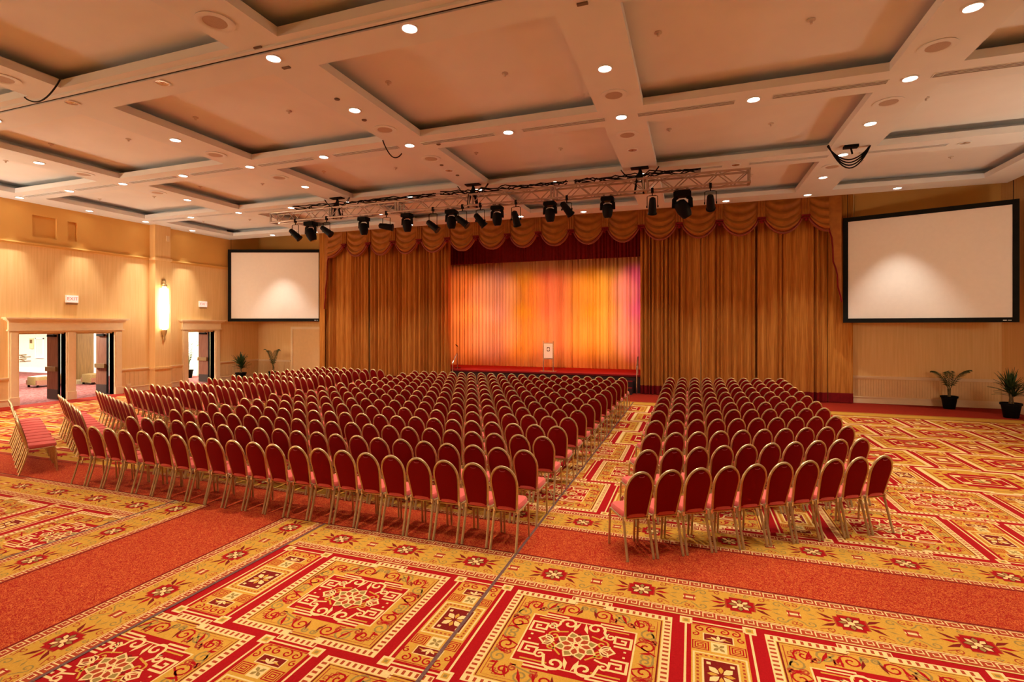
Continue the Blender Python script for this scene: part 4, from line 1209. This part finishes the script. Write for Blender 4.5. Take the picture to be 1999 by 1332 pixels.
# ------------------------------------------------------------------ recessed ceiling lights
LXS = [-20.25, -17.83, -15.48, -13.10, -10.75, -8.43, -6.05, -3.67, -1.31, 1.05, 3.41, 5.76]
LYX = [18.16, 14.18, 10.19, 6.18, 2.16]
LYY = [16.17, 12.19, 8.18, 4.16]
LXB = [-20.25, -15.48, -10.75, -6.05, -1.31, 3.41]
OFF = {(-8.43, 6.18), (-10.75, 6.18), (-1.31, 12.19), (1.05, 14.18), (5.76, 14.18), (-6.05, 12.19)}
ring_m = MB().lathe([(.125, 0), (.13, -.012), (.105, -.016), (.095, -.004)], 20, cap=False).mesh('trim_ring', M['ceil'], True)
lamp_m = MB().lathe([(0, -.006), (.097, -.006)], 20, cap=False).mesh('lamp_face', M['lamp'])
off_m = MB().lathe([(.0, .0), (.03, -.008), (.05, -.003), (.097, -.006)], 20, cap=False).mesh('lamp_face', M['lamp_off'])
sd = bpy.data.lights.new('bulb', 'SPOT'); sd.energy = SPOT_W; sd.color = SPOT_COL; sd.spot_size = math.radians(68); sd.spot_blend = 0.65; sd.shadow_soft_size = .07
sw = sd.copy(); sw.spot_size = math.radians(50); sw.spot_blend = 0.8
CROSS = ['beam along the curtain', 'second cross beam from the curtain', 'third cross beam from the curtain', 'fourth cross beam from the curtain', 'fifth cross beam from the curtain', 'sixth cross beam from the curtain']
GAPS = ['between first and second cross beams', 'between second and third cross beams', 'between third and fourth cross beams', 'between fourth and fifth cross beams', 'between fifth and sixth cross beams']
def downlight(x, y, place):
    lit = (x, y) not in OFF
    t = thing('downlight', ('lit round downlight, ' if lit else 'dark unlit downlight, ') + place, 'downlight', (x, y, ZC), 0, 'recessed downlights')
    link('trim_ring', ring_m, t)
    link('lamp_face', lamp_m if lit else off_m, t)
    if lit: link('bulb', sw if x < -20 else sd, t, (0, 0, -.03))
for i, y in enumerate(LYX):
    for j, x in enumerate(LXS):
        if (x, y) == (-20.25, 18.16): continue
        downlight(x, y, '%s from the left wall on the %s' % (ORD[j + 1], CROSS[i]))
for i, y in enumerate(LYY):
    for j, x in enumerate(LXB): downlight(x, y, '%s long beam from the left, %s' % (ORD[j + 1], GAPS[i]))
# ceiling speakers
spk_r = MB().lathe([(.24, 0), (.245, -.012), (.17, -.02), (.15, -.008)], 24, cap=False).mesh('bezel', M['ceil'], True)
spk_g = MB().lathe([(0, -.012), (.15, -.010)], 24, cap=False).mesh('grille', M['spk'])
for (x, y, lab) in ((-6.07, 5.18, 'on the long beam above the near left'), (-10.80, 5.20, 'at the far left edge of the picture'), (-10.76, 9.2, 'on the third long beam nearer the folding wall track'), (-15.5, 9.2, 'on the second long beam nearer the folding wall track'),
                    (-10.75, 11.2, 'on the third long beam nearer the truss'), (-15.5, 11.22, 'on the second long beam nearer the truss'), (-1.31, 9.18, 'on the fifth long beam nearer the folding wall track'), (-6.05, 9.2, 'on the fourth long beam nearer the folding wall track'),
                    (-1.31, 11.18, 'on the fifth long beam nearer the truss'), (-6.03, 11.17, 'on the fourth long beam nearer the truss'), (3.40, 9.16, 'on the right long beam nearer the folding wall track'), (3.40, 11.14, 'on the right long beam nearer the truss'), (3.40, 15.16, 'on the right long beam nearest the right screen')):
    t = thing('ceiling_speaker', 'round ceiling speaker ' + lab, 'speaker', (x, y, ZC), 0, 'round ceiling speakers'); link('bezel', spk_r, t); link('grille', spk_g, t)
# linear air slots between the lights
for (y, rn) in ((10.19, 'third cross beam from the curtain'), (14.18, 'second cross beam from the curtain')):
    for j in range(len(LXS) - 1):
        a, b = LXS[j] + .32, LXS[j + 1] - .32
        t = thing('slot_diffuser', 'long air slot, %s from left wall, %s' % (ORD[j + 1], rn), 'air vent', ((a + b) / 2, y, ZC), 0, 'linear air slots'); L = (b - a) / 2
        m = MB()
        for q in (-.075, -.025, .025, .075): m.bb(-L, q - .006, -.012, L, q + .006, 0)
        m.bb(-L - .012, -.081, -.012, -L, .081, 0); m.bb(L, -.081, -.012, L + .012, .081, 0)
        obj('vent_frame', m, 'ceil', t); obj('slot', MB().bb(-L, -.07, -.004, L, .07, 0), 'ceil_metal', t)
# small smoke detectors and rigging points on the beams
for (px, py, lab) in ((711, 234, 'small dark rigging point left of the near centre beam'), (856, 281, 'small dark rigging point beside the second air slot'), (862, 322, 'small dark rigging point above the truss middle'), (893, 342, 'small dark rigging point next to the middle hoist'), (658, 193, 'small dark rigging point on the near coffer panel'), (1137, 6, 'small dark rigging block at the top of the picture'), (504, 92, 'small dark rigging block beside the folding wall track'), (559, 131, 'small dark rigging block below the folding wall track')):
    p = on_z(px, py, ZC)
    m = MB().lathe([(.05, 0), (.05, -.012), (.04, -.02), (.01, -.022)], 12) if px < 1100 and px > 600 else MB().box((0, 0, -.01), (.14, .05, .02))
    tag(obj('rigging_point', m, 'ceil_metal', None, loc=p), lab, 'ceiling fitting')
# loops of loose cable under the beams
def loop(pa, pb, sag, n, label, r=.013):
    a, b = on_z(*pa, ZC - .01), on_z(*pb, ZC - .01); m = MB()
    for k in range(n):
        q = 14; s = sag * (1 - .14 * k)
        m.tube([(a[0] + (b[0] - a[0]) * i / q, a[1] + (b[1] - a[1]) * i / q + .03 * k, a[2] - s * math.sin(PI * i / q) ** .85) for i in range(q + 1)], r, 5)
    tag(obj('cable_loop', m, 'black', None, True), label, 'cable')
loop((117, 156), (48, 190), .20, 1, 'loose black cable drooping from the near left beam')
loop((747, 274), (784, 300), .22, 1, 'loose black cable drooping from the beam left of centre')
loop((1617, 283), (1699, 284), .52, 4, 'bundle of black cables looping under the right beam', .016)
p = on_z(1661, 284, ZC); tag(obj('cable_outlet', MB().box((0, 0, -.03), (.28, .16, .06)).bar((0, 0, -.06), (.03, 0, -.2), .02), 'black', None, loc=p), 'black cable outlet box on the right ceiling beam', 'outlet box')

# ------------------------------------------------------------------ wall sconce, exit signs, small fittings
def sconce(loc, rz, label, watts):
    t = thing('wall_sconce', label, 'sconce', loc, rz, 'tall glass sconces')
    obj('back_plate', MB().bb(-.01, -.08, -.05, .03, .08, 2.3), 'brass', t)
    for k in range(7):
        a = -PI / 2 + PI * k / 6
        r = MB().tube([(.05 + .10 * math.cos(a), .12 * math.sin(a), .28 + .12 * abs(math.sin(a)) * 0), (.05 + .12 * math.cos(a), .14 * math.sin(a), 1.1), (.05 + .10 * math.cos(a), .12 * math.sin(a), 1.92)], .035, 8)
        obj('glass_rod', r, 'glass_glow', t, True)
    obj('core', MB().lathe([(.05, .2), (.09, .3), (.10, 1.1), (.09, 1.9), (.05, 2.05)], 14, (.06, 0, 0)), 'glass_glow', t, True)
    obj('finial', MB().lathe([(.0, -.28), (.02, -.25), (.05, -.15), (.03, -.05), (.07, .05), (.10, .16), (.11, .22), (.05, .24)], 12, (.06, 0, 0)), 'brass', t, True, label='brass lower finial')
    pl_ = bpy.data.lights.new('bulb', 'POINT'); pl_.energy = watts; pl_.color = (1.0, .92, .78); pl_.shadow_soft_size = .3
    link('bulb', pl_, t, (.95, 0, 1.2))  # point light added in front of the glass, clear of the wall
    obj('crown', MB().lathe([(.10, 2.0), (.11, 2.06), (.05, 2.12), (.07, 2.2), (.0, 2.26)], 12, (.06, 0, 0)), 'brass', t, True)
    return t
sconce((XL + .36, (PIL[0] + PIL[1]) / 2, 2.22), 0, 'tall glowing glass sconce on the pilaster between the doorways', 60)
for y, nm in ((7.4, 'first left of the doorways'), (3.2, 'second left of the doorways'), (-1.0, 'third left of the doorways'), (-5.0, 'nearest the rear corner')): sconce((XL + .01, y, 2.22), 0, 'unseen glass sconce added for fill on the left wall ' + nm, FILL_SCONCE_W)  # out-of-view sconces added to give the ceiling neutral fill light
sconce((XR - .01, 12.2, 2.22), PI, 'unseen glass sconce added for fill on the right wall', 150)  # out-of-view sconce added to brighten the right screen and front wall
def exit_sign(y, z, label):
    t = thing('exit_sign', label, 'exit sign', (XL + .04, y, z), 0, 'exit signs')
    obj('housing', MB().bb(-.04, -.19, -.13, .03, .19, .13), 'white', t)
    obj('face', MB().bb(.03, -.18, -.12, .036, .18, .12), 'exit_glow', t)
    cu = bpy.data.curves.new('lettering', 'FONT'); cu.body = 'EXIT'; cu.size = .17; cu.align_x = 'CENTER'; cu.align_y = 'CENTER'; cu.extrude = .002
    tmp = bpy.data.objects.new('tmp', cu); COL.objects.link(tmp)
    me_ = bpy.data.meshes.new_from_object(tmp.evaluated_get(bpy.context.evaluated_depsgraph_get())); bpy.data.objects.remove(tmp)
    me_.materials.clear(); me_.materials.append(M['exit_red'])
    link('lettering', me_, t, (.039, 0, 0), (PI / 2, 0, PI / 2))
    obj('base_box', MB().bb(-.04, -.17, -.20, .02, .17, -.13), 'bronze', t)  # bronze box below the sign housing
p = on_x(139, 584, XL); exit_sign(p[1], p[2], 'lit red exit sign above the pair of doorways')
p = on_x(395, 594, XL); exit_sign(p[1], p[2], 'lit red exit sign above the single doorway by the corner')
for (px, py, w, h, lab) in ((301, 649, .06, .22, 'small wall thermostat left of the glowing sconce'), (69 + 182, 752, .14, .1, 'small wall outlet below the chair rail near the doors')):
    p = on_x(px, py, XL)
    m = MB().bb(0, -w / 2, -h / 2, .03, w / 2, h / 2); m.bb(.03, -w / 4, -h / 4, .04, w / 4, h / 4)
    tag(obj('wall_fitting', m, 'trim', None, loc=(XL + .012, p[1], p[2])), lab, 'wall fitting')

# ------------------------------------------------------------------ potted plants
def pot(t, r, h):
    obj('pot', MB().lathe([(r * .68, 0), (r * .72, .01), (r * .95, h * .85), (r * 1.06, h * .86), (r * 1.08, h), (r * .98, h), (r * .93, h * .9)], 18, cap=False).lathe([(0, .004), (r * .68, 0)], 18, cap=False), 'black', t, True)
    obj('soil', MB().lathe([(0, h * .92), (r * .94, h * .9)], 18, cap=False), 'soil', t)
def palm(loc, label, H, seed, n=7, spread=.55):
    R = random.Random(seed); t = thing('potted_palm', label, 'plant', loc, R.uniform(0, 1), 'potted plants'); pot(t, .21, .40)
    for k in range(3):
        a = 2 * PI * k / 3; obj('stem', MB().tube([(.02 * math.cos(a), .02 * math.sin(a), .36), (.04 * math.cos(a), .04 * math.sin(a), .62)], [.018, .012], 6), 'stem', t)
    for k in range(n):
        a = 2 * PI * k / n + R.uniform(-.3, .3); L = R.uniform(.8, 1.0) * (H - .5) * 1.25; out = spread * R.uniform(.55, 1.1)
        def P(u): return Vector((math.cos(a) * out * u ** 1.3, math.sin(a) * out * u ** 1.3, .50 + L * (u - .34 * u ** 3)))
        m = MB(); m.tube([tuple(P(i / 8)) for i in range(9)], [.010 - .0009 * i for i in range(9)], 5)
        for i in range(3, 17):
            u = i / 16; c = P(u); d = (P(min(1, u + .03)) - P(u - .03)).normalized(); sd = d.cross(Vector((0, 0, 1)))
            if sd.length < .05: sd = Vector((-math.sin(a), math.cos(a), 0))
            sd.normalize(); ll = .30 * math.sin(PI * (.12 + .8 * u)) + .05
            for s in (-1, 1):
                e = c + sd * (s * ll * .42) + d * (ll * .60) + Vector((0, 0, -.30 * ll)); mid = c + (e - c) * .45 + Vector((0, 0, .03)); w = d * .016
                m.add([tuple(c), tuple(mid + w), tuple(e), tuple(mid - w), tuple(mid + Vector((0, 0, -.006)))], [(0, 1, 2, 3), (0, 4, 1), (1, 4, 2), (2, 4, 3), (3, 4, 0)])
        obj('frond', m, 'leaf', t)
    return t
def dracaena(loc, label, H, seed, n=105):
    R = random.Random(seed); t = thing('potted_dracaena', label, 'plant', loc, 0, 'potted plants'); pot(t, .23, .42)
    for k in range(3):
        a = 2 * PI * k / 3; obj('cane', MB().tube([(.05 * math.cos(a), .05 * math.sin(a), .38), (.03 * math.cos(a), .03 * math.sin(a), .55), (.05 * math.cos(a), .05 * math.sin(a), .62 + .1 * k)], .018, 6), 'stem', t)
    for g in range(3):
        m = MB(); b = Vector((.05 * math.cos(2 * PI * g / 3), .05 * math.sin(2 * PI * g / 3), .60 + .1 * g))
        for k in range(n // 3 + 1):
            a = R.uniform(0, 2 * PI); el = R.uniform(.15, 1.5); L = (H - .74) * R.uniform(.7, 1.0) * (.62 + .38 * math.sin(el))
            d = Vector((math.cos(a) * math.cos(el), math.sin(a) * math.cos(el), math.sin(el))); sd = Vector((-math.sin(a), math.cos(a), 0)); pts = []
            for i in range(5):
                u = i / 4; c = b + Vector((0, 0, .12 * k / n)) + d * (L * u) - Vector((0, 0, .22 * math.cos(el) * u ** 2.2 * L)); w = .034 * (1 - u) ** .6 + .002
                pts += [tuple(c + sd * w), tuple(c - sd * w), tuple(c - d.cross(sd) * .004 - Vector((0, 0, .004)))]
            m.add(pts, [f for i in range(4) for f in ((3 * i, 3 * i + 1, 3 * i + 4, 3 * i + 3), (3 * i + 1, 3 * i + 2, 3 * i + 5, 3 * i + 4), (3 * i + 2, 3 * i, 3 * i + 3, 3 * i + 5))])
        obj('leaf_cluster', m, 'leaf', t)
    return t
palm((7.62, 19.72, .006), 'palm in a black pot below the right projection screen', 1.42, 3, 6, .60)
dracaena((8.52, 18.35, .006), 'spiky dark green plant in a black pot at the right edge', 1.42, 4)
dracaena((-19.95, 18.4, .006), 'spiky dark green plant in a black pot in the far left corner', 1.45, 5)
palm((-19.15, 19.55, .006), 'slender palm beside the spiky plant in the left corner', 1.72, 6, 6, .38)
palm((on_y(368, 690, 18.9)[0], 18.9, .0), 'tall leafy palm glimpsed in the foyer through the single doorway', 2.2, 8, 9, .5)

# ------------------------------------------------------------------ foyer lamps
for (x, y, nm) in ((-24, 12, 'beyond the paired doorways'), (-24, 18.3, 'beyond the single doorway'), (-30, 15.5, 'behind the column'), (-36, 14, 'farthest from the ballroom')):
    t = thing('foyer_light', 'square light panel on the foyer ceiling, ' + nm, 'ceiling light', (x, y, 3.4), 0, 'foyer ceiling lights')
    obj('frame', MB().bb(-.45, -.45, -.03, .45, .45, 0), 'white', t)
    a = bpy.data.lights.new('panel_lamp', 'AREA'); a.energy = FOYER_W; a.color = (1.0, .93, .76); a.size = .8
    link('panel_lamp', a, t, (0, 0, -.04))
